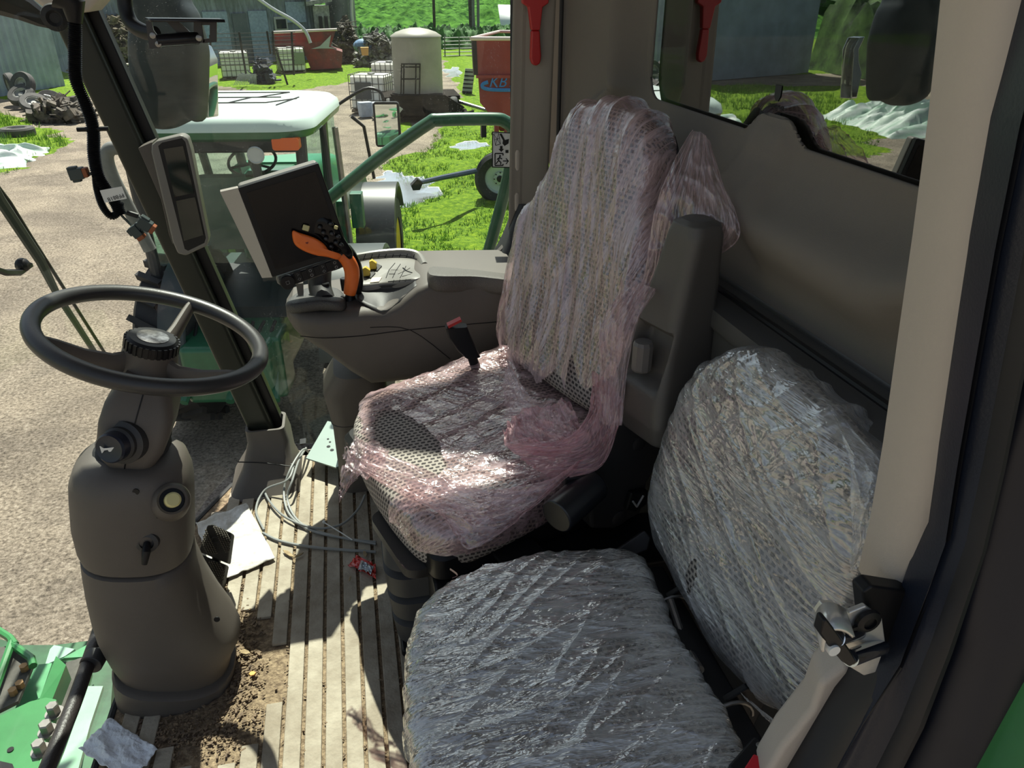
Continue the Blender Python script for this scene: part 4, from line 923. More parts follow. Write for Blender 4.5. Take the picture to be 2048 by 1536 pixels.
# ================================================================ INSTRUCTOR SEAT beside it, wrapped in clear film
bs = thing('instructor_seat', 'light checked fabric passenger seat wrapped in clear film, nearest the door', 'seat', (.24, .78, 0))
ol = [(830, 1300), (870, 1215), (960, 1165), (1080, 1138), (1200, 1128), (1262, 1132), (1300, 1180), (1345, 1290), (1400, 1385), (1445, 1470), (1490, 1640), (1180, 1690), (880, 1660), (838, 1520), (822, 1400)]
zc_ = .43
cp = [px(u, v, z=zc_) for u, v in ol]
m = pillow(cp, (0, 0, 1), .045, .065, p=4.5, M=120, K=30); m.build('seat_cushion', FAB, bs, smooth=80)
bo = [(1450, 715, .545), (1510, 722, .55), (1600, 790, .56), (1700, 890, .57), (1765, 970, .575), (1772, 1060, .57), (1700, 1200, .55), (1655, 1340, .54), (1610, 1455, .53), (1560, 1430, .52), (1450, 1330, .50), (1370, 1200, .485), (1310, 1080, .48), (1298, 1000, .485), (1325, 880, .505), (1375, 770, .53)]
bp_ = [px(u, v, x=x_) for u, v, x_ in bo]
nb = V((-1, -.12, .2)).normalized()
m = pillow([p + V((.03, 0, 0)) for p in bp_], nb, .055, .045, p=3.6, M=130, K=30); m.build('backrest', FAB, bs, smooth=80)
m = MB().loft([rrect(V((.23, .78, z)), X, Y, a, b, .03) for z, a, b in ((.02, .15, .13), (.04, .17, .15), (.34, .16, .15), (.38, .19, .17))]); m.build('seat_box', BLK, bs)
MB().prism([V((.44, y, z)) for y, z in ((.60, .30), (.98, .30), (.98, .42), (.60, .42))], (.05, 0, 0)).build('hinge_bar', BLK, bs, bevel=.004)
for y in (.68, .90):
    MB().prism([V((.40, y, .33)), V((.52, y, .33)), V((.54, y, .42)), V((.50, y, .44)), V((.40, y, .38))], (0, .012, 0)).build('hinge_bracket', BLK, bs, bevel=.003)
    MB().tube([V((.47, y - .015, .40)) + V((math.cos(a / 3) * .035, 0, math.sin(a / 3) * .035)) for a in range(14)], .003, 6).build('hinge_spring', DSTEEL, bs)
MB().tube([px(1340, 1200, x=.46), px(1370, 1290, x=.46), px(1400, 1340, x=.45)], .007, 10).build('hinge_rod', DSTEEL, bs)
def w1_(a, b, s, side, pos): return .002 + .006 * crease(a, b, .2 + .5 * b, 2.0, 17, 21.3, 3) + .004 * crease(a, b, .7, 4, 26, 25.2, 3) + .003 * crease(a, b, -.25, 5, 40, 28, 3)
m = pillow(cp, (0, 0, 1), .045, .065, p=4.5, M=340, K=130, disp=w1_, off=.004, keep=lambda a, b, s, side, q: side > 0 or q.z > .38)
cf = m.build('plastic_seat_cover', CLEAR, smooth=120, label='wrinkled clear plastic film stretched over the cushion of the passenger seat', cat='plastic cover')
patch([q3([(1228, 1128, 1.30), (1262, 1122, 1.31), (1290, 1130, 1.32)]), q3([(1240, 1150, 1.27), (1280, 1170, 1.27), (1310, 1180, 1.29)]), q3([(1290, 1240, 1.19), (1330, 1270, 1.19), (1345, 1290, 1.2)])], 40, 50, .010, (5, 5), 12.2, 'corner_pleats', CLEAR, cf)
CLEARB = film('clear_film_smooth', (.92, .94, .95), .20, .52, 6, (.6, 2.0, 1), gl=.24, rough=.10, bump=.7)
def w2_(a, b, s, side, pos):
    tp = max(0, min(1, (pos.z - .70) / .12)); return .002 + .005 * tp * crease(a, b, .9, 14, 40, 31.3, 2) + .005 * crease(a, b, -.7, 2, 9, 35.2, 4) + .003 * crease(a, b, -.4, 3, 24, 38, 4)
def k2_(a, b, s, side, q):
    uu = proj(q); h = ((uu[0] - 1382) / 16) ** 2 + ((uu[1] - 1155) / 42) ** 2
    return h > 1 + .5 * noise.noise(q * 60)
def proj(p):
    d = p - V((0, 0, CAM_H)); la = d.x * math.cos(YAW) - d.y * math.sin(YAW); dp = d.x * math.sin(YAW) + d.y * math.cos(YAW)
    dep = dp * math.cos(PITCH) - d.z * math.sin(PITCH); up = dp * math.sin(PITCH) + d.z * math.cos(PITCH)
    return 1024 + F_PX * la / dep, 768 - F_PX * up / dep
hole_c = px(1382, 1155, x=.47)
def k3_(a, b, s, side, q): 
    d = q - hole_c; return side < 0 or (d.y / .012) ** 2 + ((d.z) / .03) ** 2 > 1 + noise.noise(q * 60)
m = pillow([p + V((.03, 0, 0)) for p in bp_], nb, .055, .045, p=3.6, M=340, K=140, disp=w2_, off=.004, keep=k3_)
cb = m.build('plastic_seat_cover', CLEARB, smooth=120, label='clear plastic bag pulled over the backrest of the passenger seat', cat='plastic cover')
patch([q3([(1650, 800, .98), (1700, 850, .95), (1745, 890, .93)]), q3([(1690, 900, .90), (1760, 930, .88), (1790, 990, .87)]), q3([(1700, 1010, .88), (1750, 1000, .86), (1786, 1060, .86)]), q3([(1700, 1140, .90), (1730, 1130, .88), (1752, 1130, .88)])], 50, 70, .010, (4, 4), 14.2, 'loose_side', CLEARB, cb)
patch([q3([(1480, 1380, 1.05), (1560, 1440, 1.02), (1640, 1400, .98)]), q3([(1540, 1440, 1.04), (1590, 1460, 1.02), (1630, 1420, .99)]), q3([(1590, 1470, 1.04), (1604, 1485, 1.03), (1614, 1460, 1.0)])], 40, 40, .012, (4, 4), 15.2, 'bag_corner', CLEARB, cb)
# buckle of the passenger seat
t = thing('passenger_belt_buckle', 'black seat belt buckle with red button at the rear corner of the passenger cushion', 'seat belt buckle', px(1500, 1520, z=.42))
B0 = V((.43, .565, .50)); 
A_, B_, C2, D2_ = px(1508, 1470, z=.50), px(1550, 1505, z=.50), px(1505, 1585, z=.50), px(1455, 1530, z=.50)
MB().prism([A_, B_, C2, D2_], (0, 0, -.07)).build('body', BLK, t, bevel=.004)
MB().prism([A_.lerp(C2, .35) + Z * .002, B_.lerp(C2, .25) + Z * .002, C2 + Z * .002, D2_.lerp(C2, .45) + Z * .002], (0, 0, -.02)).build('release_button', mat('bright_red', (.6, .015, .03), .3), t, bevel=.002)
MB().lathe(px(1518, 1490, z=.50), Z, [(.004, 0), (.003, .002)], 12).build('screw', DSTEEL, t)
# strap/latch hardware between the two seats
t = thing('belt_anchor', 'black belt anchor bracket between the two seats', 'bracket', px(1270, 1110, z=.30))
MB().prism(q3([(1232, 1100, 1.42), (1290, 1060, 1.42), (1302, 1075, 1.42), (1296, 1100, 1.42), (1240, 1122, 1.42)]), (0, .02, -.02)).build('bracket', PLD, t, bevel=.003)
MB().sph(px(1236, 1105, t=1.40), .006, 10, 8).build('bolt', STEEL, t)

# ================================================================ LOOSE THINGS ON THE CAB FLOOR
CLOTH = mat('blue_white_towel', (.78, .81, .86), .9, bump=.6, bscale=120)
CLOTH2 = mat('oily_towel', (.80, .79, .77), .9, bump=.6, bscale=60, col2=(.45, .42, .36), mscale=14)
def cloth(pix, name, m_, label, cat, amp, seed, nu=50, z0=.006, zs=None, th=.002):
    P4 = [px(u, v, z=z0) for u, v in pix]
    def fn(s, t):
        p = P4[0].lerp(P4[1], s).lerp(P4[3].lerp(P4[2], s), t); n_ = noise.noise(V((s * 4, t * 4, seed))); n2 = noise.noise(V((s * 14, t * 11, seed)))
        p.x += .004 * noise.noise(V((s * 8, t * 8, seed + 2))); p.y += .004 * noise.noise(V((s * 8, t * 8, seed + 5)))
        p.z += amp * (n_ + .5) + amp * .3 * n2 + (zs(s, t) if zs else 0); p.z = max(p.z, z0); return p
    return MB().grid(fn, nu, nu).build(name, m_, solid=th, smooth=80, label=label, cat=cat)
cloth([(222, 1440), (316, 1502), (262, 1570), (158, 1500)], 'paper_towel', CLOTH, 'clean bluish white paper towel on the floor below the steering column', 'paper towel', .010, 3)
cloth([(392, 1047), (493, 1008), (551, 1118), (430, 1168)], 'absorbent_cloth', CLOTH2, 'oil-stained white absorbent cloth under the brake pedals', 'cloth', .006, 9)
# red wrapper
redf = mat('red_foil', (.62, .03, .02), .25, coat=.5)
t = thing('sweet_wrapper', 'crumpled red wrapper on the floor beside the seat base', 'wrapper', px(725, 1140, z=.0))
def wr(pix, z0, name, m_, seed):
    P4 = [px(u, v, z=z0) for u, v in pix]
    MB().grid(lambda s, k: P4[0].lerp(P4[1], s).lerp(P4[3].lerp(P4[2], s), k) + Z * (.018 * abs(noise.noise(V((s * 3.5, k * 3.5, seed))))), 14, 14).build(name, m_, t, solid=.0006, smooth=15)
wr([(716, 1112), (752, 1132), (752, 1160), (695, 1132)], .003, 'foil', redf, 2); wr([(722, 1122), (748, 1135), (742, 1150), (716, 1140)], .014, 'silver_inside', mat('silver_foil', (.6, .65, .7), .3, metal=.6), 8)
# grey cables
CAB = mat('grey_cable', (.26, .27, .26), .45)
t = thing('cable_coil', 'coil of thin grey cable lying on the floor beside the front pillar', 'cable')
def cab(L, name, r_=.0034, m_=CAB): MB().tube(spline([px(u, v, z=z_) for u, v, z_ in L], 8), r_, 8).build(name, m_, t)
cab([(612, 896, .02), (598, 920, .06), (585, 960, .06), (575, 1000, .02), (600, 1045, .006), (660, 1070, .006), (752, 1088, .006)], 'cable_loop')
cab([(618, 905, .02), (605, 900, .07), (580, 940, .06), (568, 985, .02), (580, 1030, .008), (625, 1062, .008), (700, 1078, .006), (752, 1084, .006)], 'cable_loop')
cab([(590, 930, .06), (560, 928, .04), (535, 945, .02), (530, 985, .012), (565, 1030, .012), (625, 1055, .012), (680, 1050, .01), (715, 1020, .02), (730, 990, .04)], 'cable_loop')
cab([(528, 1060, .006), (512, 1020, .006), (530, 980, .02), (575, 960, .05), (588, 930, .06)], 'cable_loop')
cab([(526, 1066, .006), (560, 1082, .006), (630, 1095, .006), (752, 1104, .006)], 'cable_loop', .004)
cab([(650, 1046, .012), (680, 1064, .012), (705, 1080, .01)], 'thin_lead', .0016, WHT)
cab([(476, 924, .10), (530, 926, .08), (590, 934, .06)], 'cable_tie', .0018, BLK)
MB().sph(px(648, 1044, z=.012), (.005, .005, .005), 8, 6).build('lead_plug', WHT, t)
m = MB(); m.prism([px(u, v, z=.004) for u, v in ((600, 880), (612, 878), (612, 888), (600, 890))], (0, 0, .004))
m.build('small_badge', BLK, label='small black badge on the floor beside the cable coil', cat='badge')
m = MB().prism([px(u, v, z=.05) for u, v in ((612, 916), (655, 842), (690, 850), (690, 925), (672, 935))], (0, 0, -.004)); ap = m.build('floor_bracket', mat('galvanised_plate', (.26, .32, .29), .35, metal=.4), label='pale metal plate with round holes at the foot of the right window', cat='plate')
for u, v in ((656, 878), (660, 884), (657, 893), (664, 900)): MB().lathe(px(u, v, z=.0505), Z, [(.0035 if v < 890 else .006, 0), (.0035 if v < 890 else .006, .001)], 12).build('hole', BLK, ap)
# dry leaf bits and clods: individuals
LEAF = mat('dry_leaf', (.42, .32, .18), .9, col2=(.25, .18, .10), mscale=60)
def leaf(u, v, l, w_, rz, name='dry_leaf', lab='', m_=LEAF, grp=None):
    c = px(u, v, z=.006); Rz = Matrix.Rotation(R(rz), 3, 'Z'); pts = [c + Rz @ V((l * x_, w_ * y_, 0)) for x_, y_ in ((-.5, 0), (-.2, .5), (.2, .4), (.5, .05), (.25, -.4), (-.2, -.45))]
    m = MB(); m.prism(pts, (0, 0, .003)); m.build(name, m_, bevel=.001, label=lab, cat='leaf' if m_ is LEAF else 'crumb', group=grp)
leaf(577, 1108, .05, .012, -50, lab='long dry leaf sliver on the floor left of the red wrapper')
leaf(596, 1112, .035, .008, 30, lab='short dry leaf sliver crossing the long one')
leaf(730, 1108, .03, .01, 100, lab='pale wood sliver just behind the red wrapper')
leaf(700, 1158, .022, .005, 80, lab='tiny wood sliver in front of the red wrapper')
leaf(490, 1305, .03, .014, -30, lab='dry leaf on the dirt beside the column skirt')
leaf(505, 1348, .016, .014, 0, 'orange_crumb', 'small orange crumb in the dirt beside the steering column', mat('orange_crumb', (.75, .35, .08), .6))
m = MB()
for i in range(900):
    u = 475 + random.gauss(0, 1) * 26; v = 1330 + random.gauss(0, 1) * 75
    if u < 452 and v < 1400: continue
    c = px(u, v, z=-.004); s_ = random.uniform(.001, .005); m.box(c + Z * s_ * .5, (s_ * random.uniform(.8, 3), s_, s_ * .8), Matrix.Rotation(random.random() * 3, 3, 'Z'))
for i in range(700):
    u = random.uniform(250, 470); v = 1470 + random.gauss(0, 1) * 22; c = px(u, v, z=-.004); s_ = random.uniform(.001, .004); m.box(c + Z * s_ * .5, (s_ * random.uniform(.8, 3), s_, s_ * .8), Matrix.Rotation(random.random() * 3, 3, 'Z'))
for i in range(900):
    k = random.randrange(4, 27); x_ = -.575 + .0415 * k - .004; c = V((x_ + random.uniform(-.005, .005), random.uniform(.45, 2.1), -.004)); s_ = random.uniform(.001, .003)
    m.box(c + Z * s_, (s_ * 2, s_, s_), Matrix.Rotation(random.random() * 3, 3, 'Z'))
m.build('dirt_crumbs', mat('dirt_crumb', (.28, .20, .12), .9, col2=(.10, .07, .05), mscale=80), label='loose dirt and chaff on the cab floor round the column', cat='dirt', kind='stuff')
# ================================================================ OUTSIDE: ground
def inpoly(x, y, P):
    ins = False
    for i in range(len(P)):
        (x0, y0), (x1, y1) = P[i], P[(i + 1) % len(P)]
        if (y0 > y) != (y1 > y) and x < (x1 - x0) * (y - y0) / (y1 - y0) + x0: ins = not ins
    return ins
gp_ = lambda L: [(pg(u, v).x, pg(u, v).y) for u, v in L]
LAWN = [gp_([(640, 560), (700, 430), (745, 345), (790, 318), (850, 300), (872, 268), (905, 240), (900, 215), (925, 190), (918, 172), (900, 150), (888, 120), (890, 78), (1200, 78), (1500, 160), (1500, 420), (1300, 800), (900, 800)]),
        gp_([(-200, 190), (130, 200), (200, 192), (290, 184), (430, 170), (520, 182), (610, 180), (650, 172), (730, 160), (800, 130), (890, 118), (890, 78), (-600, 78), (-900, 200)]),
        gp_([(-60, 205), (0, 225), (40, 240), (90, 258), (140, 280), (135, 293), (105, 304), (60, 318), (30, 345), (-60, 360), (-500, 420), (-700, 240)]),
        gp_([(780, 250), (800, 244), (818, 250), (812, 264), (790, 262)])]
PUD = [gp_([(742, 350), (770, 338), (800, 350), (850, 358), (890, 372), (880, 392), (840, 402), (800, 412), (760, 415), (745, 395)]), gp_([(905, 288), (930, 280), (975, 284), (985, 292), (950, 298), (915, 302)]), gp_([(886, 138), (912, 134), (922, 144), (912, 154), (888, 152)])]
def axis(a, b, s0, grow):
    L = [a]; s = s0
    while L[-1] < b: L.append(L[-1] + s); s *= grow
    return L
xs = [-v for v in axis(14, 260, .6, 1.22)[::-1]] + [-14 + .2 * k for k in range(1, 121)] + axis(10.3, 260, .6, 1.22)
ys = [-60, -30, -12, -4, 0, 2] + [2.3 + .2 * k for k in range(150)] + axis(32.6, 420, .35, 1.07)
m = MB(); nx, ny = len(xs), len(ys); GA, WA = [], []
for y in ys:
    for x in xs:
        n1, n2 = noise.noise(V((x * .7, y * .7, 1))), noise.noise(V((x * 1.9, y * 1.9, 8))); px_, py_ = x + .45 * n1 + .2 * n2, y + .45 * noise.noise(V((x * .7, y * .7, 5))) + .2 * n2
        g_ = any(inpoly(px_, py_, P) for P in LAWN) or y > 70 or abs(x) > 40; w_ = any(inpoly(x + .25 * n1 + .2 * n2, y + .3 * n2, P) for P in PUD)
        h = .03 * n1 + .015 * n2 + (.05 + .05 * n2 if g_ else 0) - (.05 if w_ else 0)
        if w_: h = -.03; g_ = False
        GA.append(float(g_)); WA.append(float(w_)); m.v.append(V((x, y, G + h - .03)))
for j in range(ny - 1):
    for i in range(nx - 1): a = j * nx + i; m.f.append((a, a + 1, a + nx + 1, a + nx))
gm = bpy.data.materials.new('yard_ground'); gm.use_nodes = True; nt = gm.node_tree; b = nt.nodes['Principled BSDF']; L_ = nt.links.new
tc = nd(nt, 'ShaderNodeTexCoord'); ga = nd(nt, 'ShaderNodeAttribute', attribute_name='grass'); wa = nd(nt, 'ShaderNodeAttribute', attribute_name='wet')
def nz(sc, det=6, ro=.6, dist=0): n = nd(nt, 'ShaderNodeTexNoise', Scale=sc, Detail=det, Roughness=ro, Distortion=dist); L_(tc.outputs['Object'], n.inputs[0]); return n
def ramp(src, e): 
    r = nd(nt, 'ShaderNodeValToRGB'); cr_ = r.color_ramp
    while len(cr_.elements) < len(e): cr_.elements.new(.5)
    for k, (p, c) in enumerate(e): cr_.elements[k].position = p; cr_.elements[k].color = tuple(c) + (1,)
    L_(src, r.inputs[0]); return r
gr = ramp(nz(34, 8, .75).outputs[0], [(.36, (.12, .10, .08)), (.48, (.34, .285, .22)), (.58, (.50, .425, .335)), (.70, (.74, .66, .54))])
gb = ramp(nz(.9, 5, .6, .5).outputs[0], [(.38, (.62, .62, .64)), (.62, (1, 1, 1))])
mg = nd(nt, 'ShaderNodeMix', data_type='RGBA', blend_type='MULTIPLY'); mg.inputs[0].default_value = 1; L_(gr.outputs[0], mg.inputs[6]); L_(gb.outputs[0], mg.inputs[7])
gs = ramp(nz(9, 9, .85).outputs[0], [(.34, (.03, .08, .006)), (.48, (.12, .23, .014)), (.60, (.27, .40, .022)), (.72, (.44, .50, .06))])
def mixf(attr, sc, w_):
    n = nz(sc, 5, .7); a = nd(nt, 'ShaderNodeMath', operation='MULTIPLY_ADD'); a.inputs[1].default_value = w_; L_(n.outputs[0], a.inputs[0]); L_(attr.outputs['Fac'], a.inputs[2])
    r = nd(nt, 'ShaderNodeMapRange'); r.inputs[1].default_value = .45 + w_ / 2; r.inputs[2].default_value = .58 + w_ / 2; L_(a.outputs[0], r.inputs[0]); return r
fg = mixf(ga, 6, .9); fw = mixf(wa, 3, .5)
mx = nd(nt, 'ShaderNodeMix', data_type='RGBA'); L_(fg.outputs[0], mx.inputs[0]); L_(mg.outputs[2], mx.inputs[6]); L_(gs.outputs[0], mx.inputs[7])
mw = nd(nt, 'ShaderNodeMix', data_type='RGBA'); L_(fw.outputs[0], mw.inputs[0]); L_(mx.outputs[2], mw.inputs[6]); mw.inputs[7].default_value = (.62, .66, .70, 1); mm_ = nd(nt, 'ShaderNodeMath', operation='MULTIPLY'); mm_.inputs[1].default_value = .75; L_(fw.outputs[0], mm_.inputs[0]); L_(mm_.outputs[0], b.inputs['Metallic']); L_(mw.outputs[2], b.inputs['Base Color'])
rr = nd(nt, 'ShaderNodeMapRange'); rr.inputs[3].default_value = .92; rr.inputs[4].default_value = .06; L_(fw.outputs[0], rr.inputs[0]); L_(rr.outputs[0], b.inputs['Roughness'])
sp_ = nd(nt, 'ShaderNodeMapRange'); sp_.inputs[3].default_value = .15; sp_.inputs[4].default_value = 1.0; L_(fw.outputs[0], sp_.inputs[0]); L_(sp_.outputs[0], b.inputs['Specular IOR Level'])
bp = nd(nt, 'ShaderNodeBump', Distance=.06); wv = nd(nt, 'ShaderNodeTexWave', Scale=.6, Distortion=9, Detail=4); L_(tc.outputs['Object'], wv.inputs[0])
bs_ = nd(nt, 'ShaderNodeMapRange'); bs_.inputs[3].default_value = .8; bs_.inputs[4].default_value = .04; L_(fw.outputs[0], bs_.inputs[0]); L_(bs_.outputs[0], bp.inputs['Strength'])
bh = nd(nt, 'ShaderNodeMath', operation='MULTIPLY_ADD'); bh.inputs[1].default_value = .8; L_(wv.outputs[0], bh.inputs[0]); L_(nz(26, 8, .75).outputs[0], bh.inputs[2]); L_(bh.outputs[0], bp.inputs['Height']); L_(bp.outputs[0], b.inputs['Normal'])
gr_o = struct(m, 'ground', gm, 'gravel farmyard with lawn and puddles')
for nm, A_ in (('grass', GA), ('wet', WA)):
    at = gr_o.data.attributes.new(nm, 'FLOAT', 'POINT')
    for i, v_ in enumerate(A_): at.data[i].value = v_
# grass blades
GBM = mat('grass_blades', (.26, .44, .035), .6, col2=(.09, .20, .015), mscale=3)
m = MB(); rnd = random.Random(3); cnt = 0
while cnt < 16000:
    P = LAWN[0] if cnt % 4 else LAWN[2]; x, y = rnd.uniform(-16 if P is LAWN[2] else -2, 9), rnd.uniform(6, 30 if P is LAWN[2] else 26)
    if rnd.random() > 9 / y: continue
    if not inpoly(x, y, P) or any(inpoly(x, y, Q) for Q in PUD) or noise.noise(V((x * .9, y * .9, 3))) < -.22: continue
    cnt += 1; h = rnd.uniform(.04, .10) * (2.2 if P is LAWN[2] and y > 20 else 1)
    for _ in range(3):
        a = rnd.random() * 6.28; w_ = .010; bx, by = x + rnd.uniform(-.04, .04), y + rnd.uniform(-.04, .04); z_ = G + .0; lx, ly = rnd.uniform(-.05, .05), rnd.uniform(-.05, .05)
        m.add([(bx - w_ * math.cos(a), by - w_ * math.sin(a), z_), (bx + w_ * math.cos(a), by + w_ * math.sin(a), z_), (bx + lx, by + ly, z_ + h)], [(0, 1, 2)])
m.build('lawn_grass', GBM, label='short bright green grass growing on the lawn and the left verge', cat='grass', kind='stuff')
# crops and trees
FM = mat('crop_leaves', (.10, .24, .04), 1, spec=.04, col2=(.012, .05, .01), mscale=1.1, bump=.6, bscale=3)
def bumpy(name, x0, x1, y0, y1, nx, ny, h, hv, sc, m_, lab, cat, seed, rows=0):
    def fn(s, t):
        x, y = x0 + (x1 - x0) * s, y0 + (y1 - y0) * t; e_ = min(1, s * 30, (1 - s) * 30, t * 12 + .0, (1 - t) * 30 + 1)
        n_ = noise.fractal(V((x * sc, y * sc, seed)), 1, 2, 4); return V((x, y, G + (h + hv * n_ + (rows * math.sin(y * 1.1 + .04 * x)) ) * max(.0, e_)))
    return MB().grid(fn, nx, ny).build(name, m_, smooth=40, label=lab, cat=cat, kind='stuff')
fy = pg(760, 92).y
bumpy('crop_field', -60, 150, fy, 330, 300, 420, 1.0, .8, .5, FM, 'green crop rows filling the field beyond the yard', 'crop', 2, .15)
bumpy('hedge_row', -3, 26, fy - 5, fy + 1, 300, 50, .9, .7, 1.6, mat('dark_leaves', (.07, .20, .035), .8, col2=(.015, .06, .012), mscale=2.5, bump=.7, bscale=6), 'dark green leafy strip along the near edge of the crop', 'hedge', 5)
TM = mat('tree_leaves', (.05, .12, .03), .85, col2=(.012, .035, .01), mscale=.5, bump=.8, bscale=2)
m = MB()
def tb(s, t): x = -260 + 560 * s; n_ = noise.fractal(V((x * .05, t * 2, 3)), 1, 2, 5); return V((x, 335 + 12 * math.sin(t * 3.1) * -1 + 5 * n_, G + 15 * t * (1 + .3 * noise.noise(V((x * .04, 1, 1)))) + 2 * n_))
m.grid(tb, 300, 24); m.build('tree_line', TM, label='dark line of trees beyond the crop field', cat='trees', kind='stuff')
m = MB()
def tb2(s, t): y = 8 + 75 * s; x = -62 + 10 * s; n_ = noise.fractal(V((y * .18, t * 3, 9)), 1, 2, 5); return V((x + 3 * math.sin(t * 3.1) + 2 * n_, y, G + 9 * t * (1 + .4 * noise.noise(V((y * .12, 4, 1)))) + n_))
m.grid(tb2, 200, 30); m.build('tree_line', TM, label='dark bushes and trees left of the yard, seen mirrored in the back window', cat='trees', kind='stuff')

bumpy('hedge_row', -34, -21, 14, 36, 60, 90, 2.6, 1.6, .6, mat('bank_leaves', (.10, .20, .04), .8, col2=(.015, .04, .01), mscale=1.5, bump=.7, bscale=4), 'overgrown bushes behind the long plastic sheet left of the yard', 'hedge', 12)
# ================================================================ buildings
def walled(name, A_, B_, h, m_, lab, cat, depth=6, rib=.25, amp=.03, roofm=None, roofh=2.5):
    A_, B_ = V(A_), V(B_); d = (B_ - A_); L = d.length; d.normalize(); nrm = V((-d.y, d.x, 0)); nrm = nrm if nrm.y > 0 else -nrm; c = (A_ + B_) / 2
    t = thing(name, lab, cat, c)
    n = int(L / rib) * 4; MB().grid(lambda s, k: A_ + d * (L * s) + Z * (h * k) - nrm * amp * (1 if (int(s * n) % 4) < 2 else 0), n, 1).build('front_wall', m_, t, smooth=20)
    MB().prism([A_ + nrm * .05, B_ + nrm * .05, B_ + nrm * depth, A_ + nrm * depth], (0, 0, h)).build('body', m_, t)
    if roofm:
        a, b_ = A_ - d * .4 - nrm * .5 + Z * h, B_ + d * .4 - nrm * .5 + Z * h; r0 = [a, a + nrm * (depth / 2 + .5) + Z * roofh, a + nrm * (depth + 1)]
        MB().prism(r0, b_ - a).build('roof', roofm, t)
    return t, A_, d, nrm, L
BLUE = mat('blue_grey_metal', (.30, .36, .45), .5, mott=.25, mscale=1.5)
walled('corrugated_shed', pg(-40, 200), pg(128, 172), 6.5, BLUE, 'blue-grey corrugated metal shed wall at the far left', 'shed', 8, .32, .06, mat('dark_roof', (.06, .065, .07), .6))
wood = mat('weathered_boards', (.27, .32, .40), .8, col2=(.14, .16, .19), mscale=2, stretch=(3, 3, .6))
bt, A_, d, nrm, L = walled('weathered_barn', pg(150, 150), pg(640, 118), 3.3, wood, 'long weathered grey-blue barn with dark roof behind the tractor', 'barn', 9, .2, .02, mat('barn_roof', (.07, .085, .10), .6), 4)
def bw(s, z, o=.05): return A_ + d * (L * s) + Z * z - nrm * o
for s0, s1, z0, z1, nm, m_ in ((.50, .60, 0, 2.5, 'door_panel', mat('bluer_boards', (.33, .42, .58), .7, mott=.3)), (.62, .68, .0, 2.4, 'door_panel', mat('dim_boards', (.12, .14, .17), .8)), (.69, .77, .0, 2.5, 'door_panel', mat('bluer_boards', ())), (.30, .42, 0, 2.6, 'door_panel', mat('dim_boards', ())), (.80, .86, 1.5, 2.2, 'window_frame', mat('grey_frame', (.4, .42, .42), .6)), (.86, .95, 1.9, 2.9, 'patch_panel', mat('bluer_boards', ()))):
    k = MB().prism([bw(s0, z0), bw(s1, z0), bw(s1, z1), bw(s0, z1)], -nrm * .05).build(nm, m_, bt)
    if nm == 'window_frame': MB().prism([bw(s0 + .008, z0 + .12, .11), bw(s1 - .008, z0 + .12, .11), bw(s1 - .008, z1 - .12, .11), bw(s0 + .008, z1 - .12, .11)], -nrm * .02).build('pane', mat('dark_pane', (.03, .04, .05), .1), k)
MB().prism([bw(0, 3.15, .1), bw(1, 3.15, .1), bw(1, 3.35, .1), bw(0, 3.35, .1)], -nrm * .1).build('eave_board', mat('grey_frame', ()), bt)
t = thing('grain_bin', 'tall narrow grey corrugated metal tower at the right end of the barn', 'silo', pg(688, 112)); gy = pg(688, 112).y
m = MB(); c = pg(690, 112); m.lathe(c, Z, [(.82 + (.02 if i % 2 else 0), i * .12) for i in range(75)], 40); m.build('shell', mat('galvanised', (.20, .22, .24), .5, metal=.3, mott=.4, mscale=1), t, smooth=20)
MB().tube([px(701, -60, y=gy - 1.0), px(703, 30, y=gy - 1.0), px(708, 70, y=gy - 1.0)], .11, 12).build('spout', mat('pale_galvanised', (.48, .50, .52), .4, metal=.3), t)
for i in range(4): MB().tube([px(696, 57 + i * 8, y=gy - 1.0), px(709, 51 + i * 8, y=gy - 1.0)], .04, 8).build('bracket', mat('pale_galvanised', ()), t)
t = thing('porch', 'narrow peeling white boarded lean-to between the barn and the metal tower', 'lean-to', pg(652, 116)); 
a, b_ = pg(637, 118), pg(668, 116); MB().prism([a + V((0, -.6, 0)), b_ + V((0, -.6, 0)), b_ + Y * 2, a + Y * 2], (0, 0, 2.7)).build('wall', mat('peeling_white', (.40, .41, .40), .8, col2=(.16, .17, .17), mscale=5), t)
MB().prism([a + V((-.3, -1, 2.7)), b_ + V((.2, -1, 2.9)), b_ + V((.2, 2, 5.5)), a + V((-.3, 2, 5.2))], (0, 0, .2)).build('roof', mat('peeling_white', ()), t)
for k in range(3): MB().prism([a + V((.25 + k * .3, -.62, .9)), a + V((.45 + k * .3, -.62, .9)), a + V((.45 + k * .3, -.62, 2.2)), a + V((.25 + k * .3, -.62, 2.2))], (0, -.03, 0)).build('board_gap', mat('dark_gap', (.03, .03, .03), .8), t)
ay = pg(560, 150).y - 2
MB().tube(spline([px(480, -30, y=ay), px(540, 14, y=ay), px(585, 40, y=ay), px(610, 62, y=ay), px(621, 86, y=ay)], 8), .07, 10).build('auger_spout', mat('pale_galvanised', ()), label='curved pale grey pipe arching down in front of the barn', cat='pipe')
sy = pg(1010, 68).y
t = thing('white_shed', 'small white-roofed shed in front of the field, top right of the side window', 'shed', px(1020, 68, y=sy))
MB().prism([px(u, v, y=sy) for u, v in ((1003, 50), (1060, 52), (1060, 75), (1003, 72))], (0, 4, 0)).build('wall', mat('grey_frame', ()), t)
MB().add([px(1001, 51, y=sy - .3), px(1062, 54, y=sy - .3), px(1062, 12, y=sy + 2.2), px(996, 10, y=sy + 2.2)], [(0, 1, 2, 3)]).build('roof', mat('white_roof', (.85, .86, .86), .5), t, solid=.1)
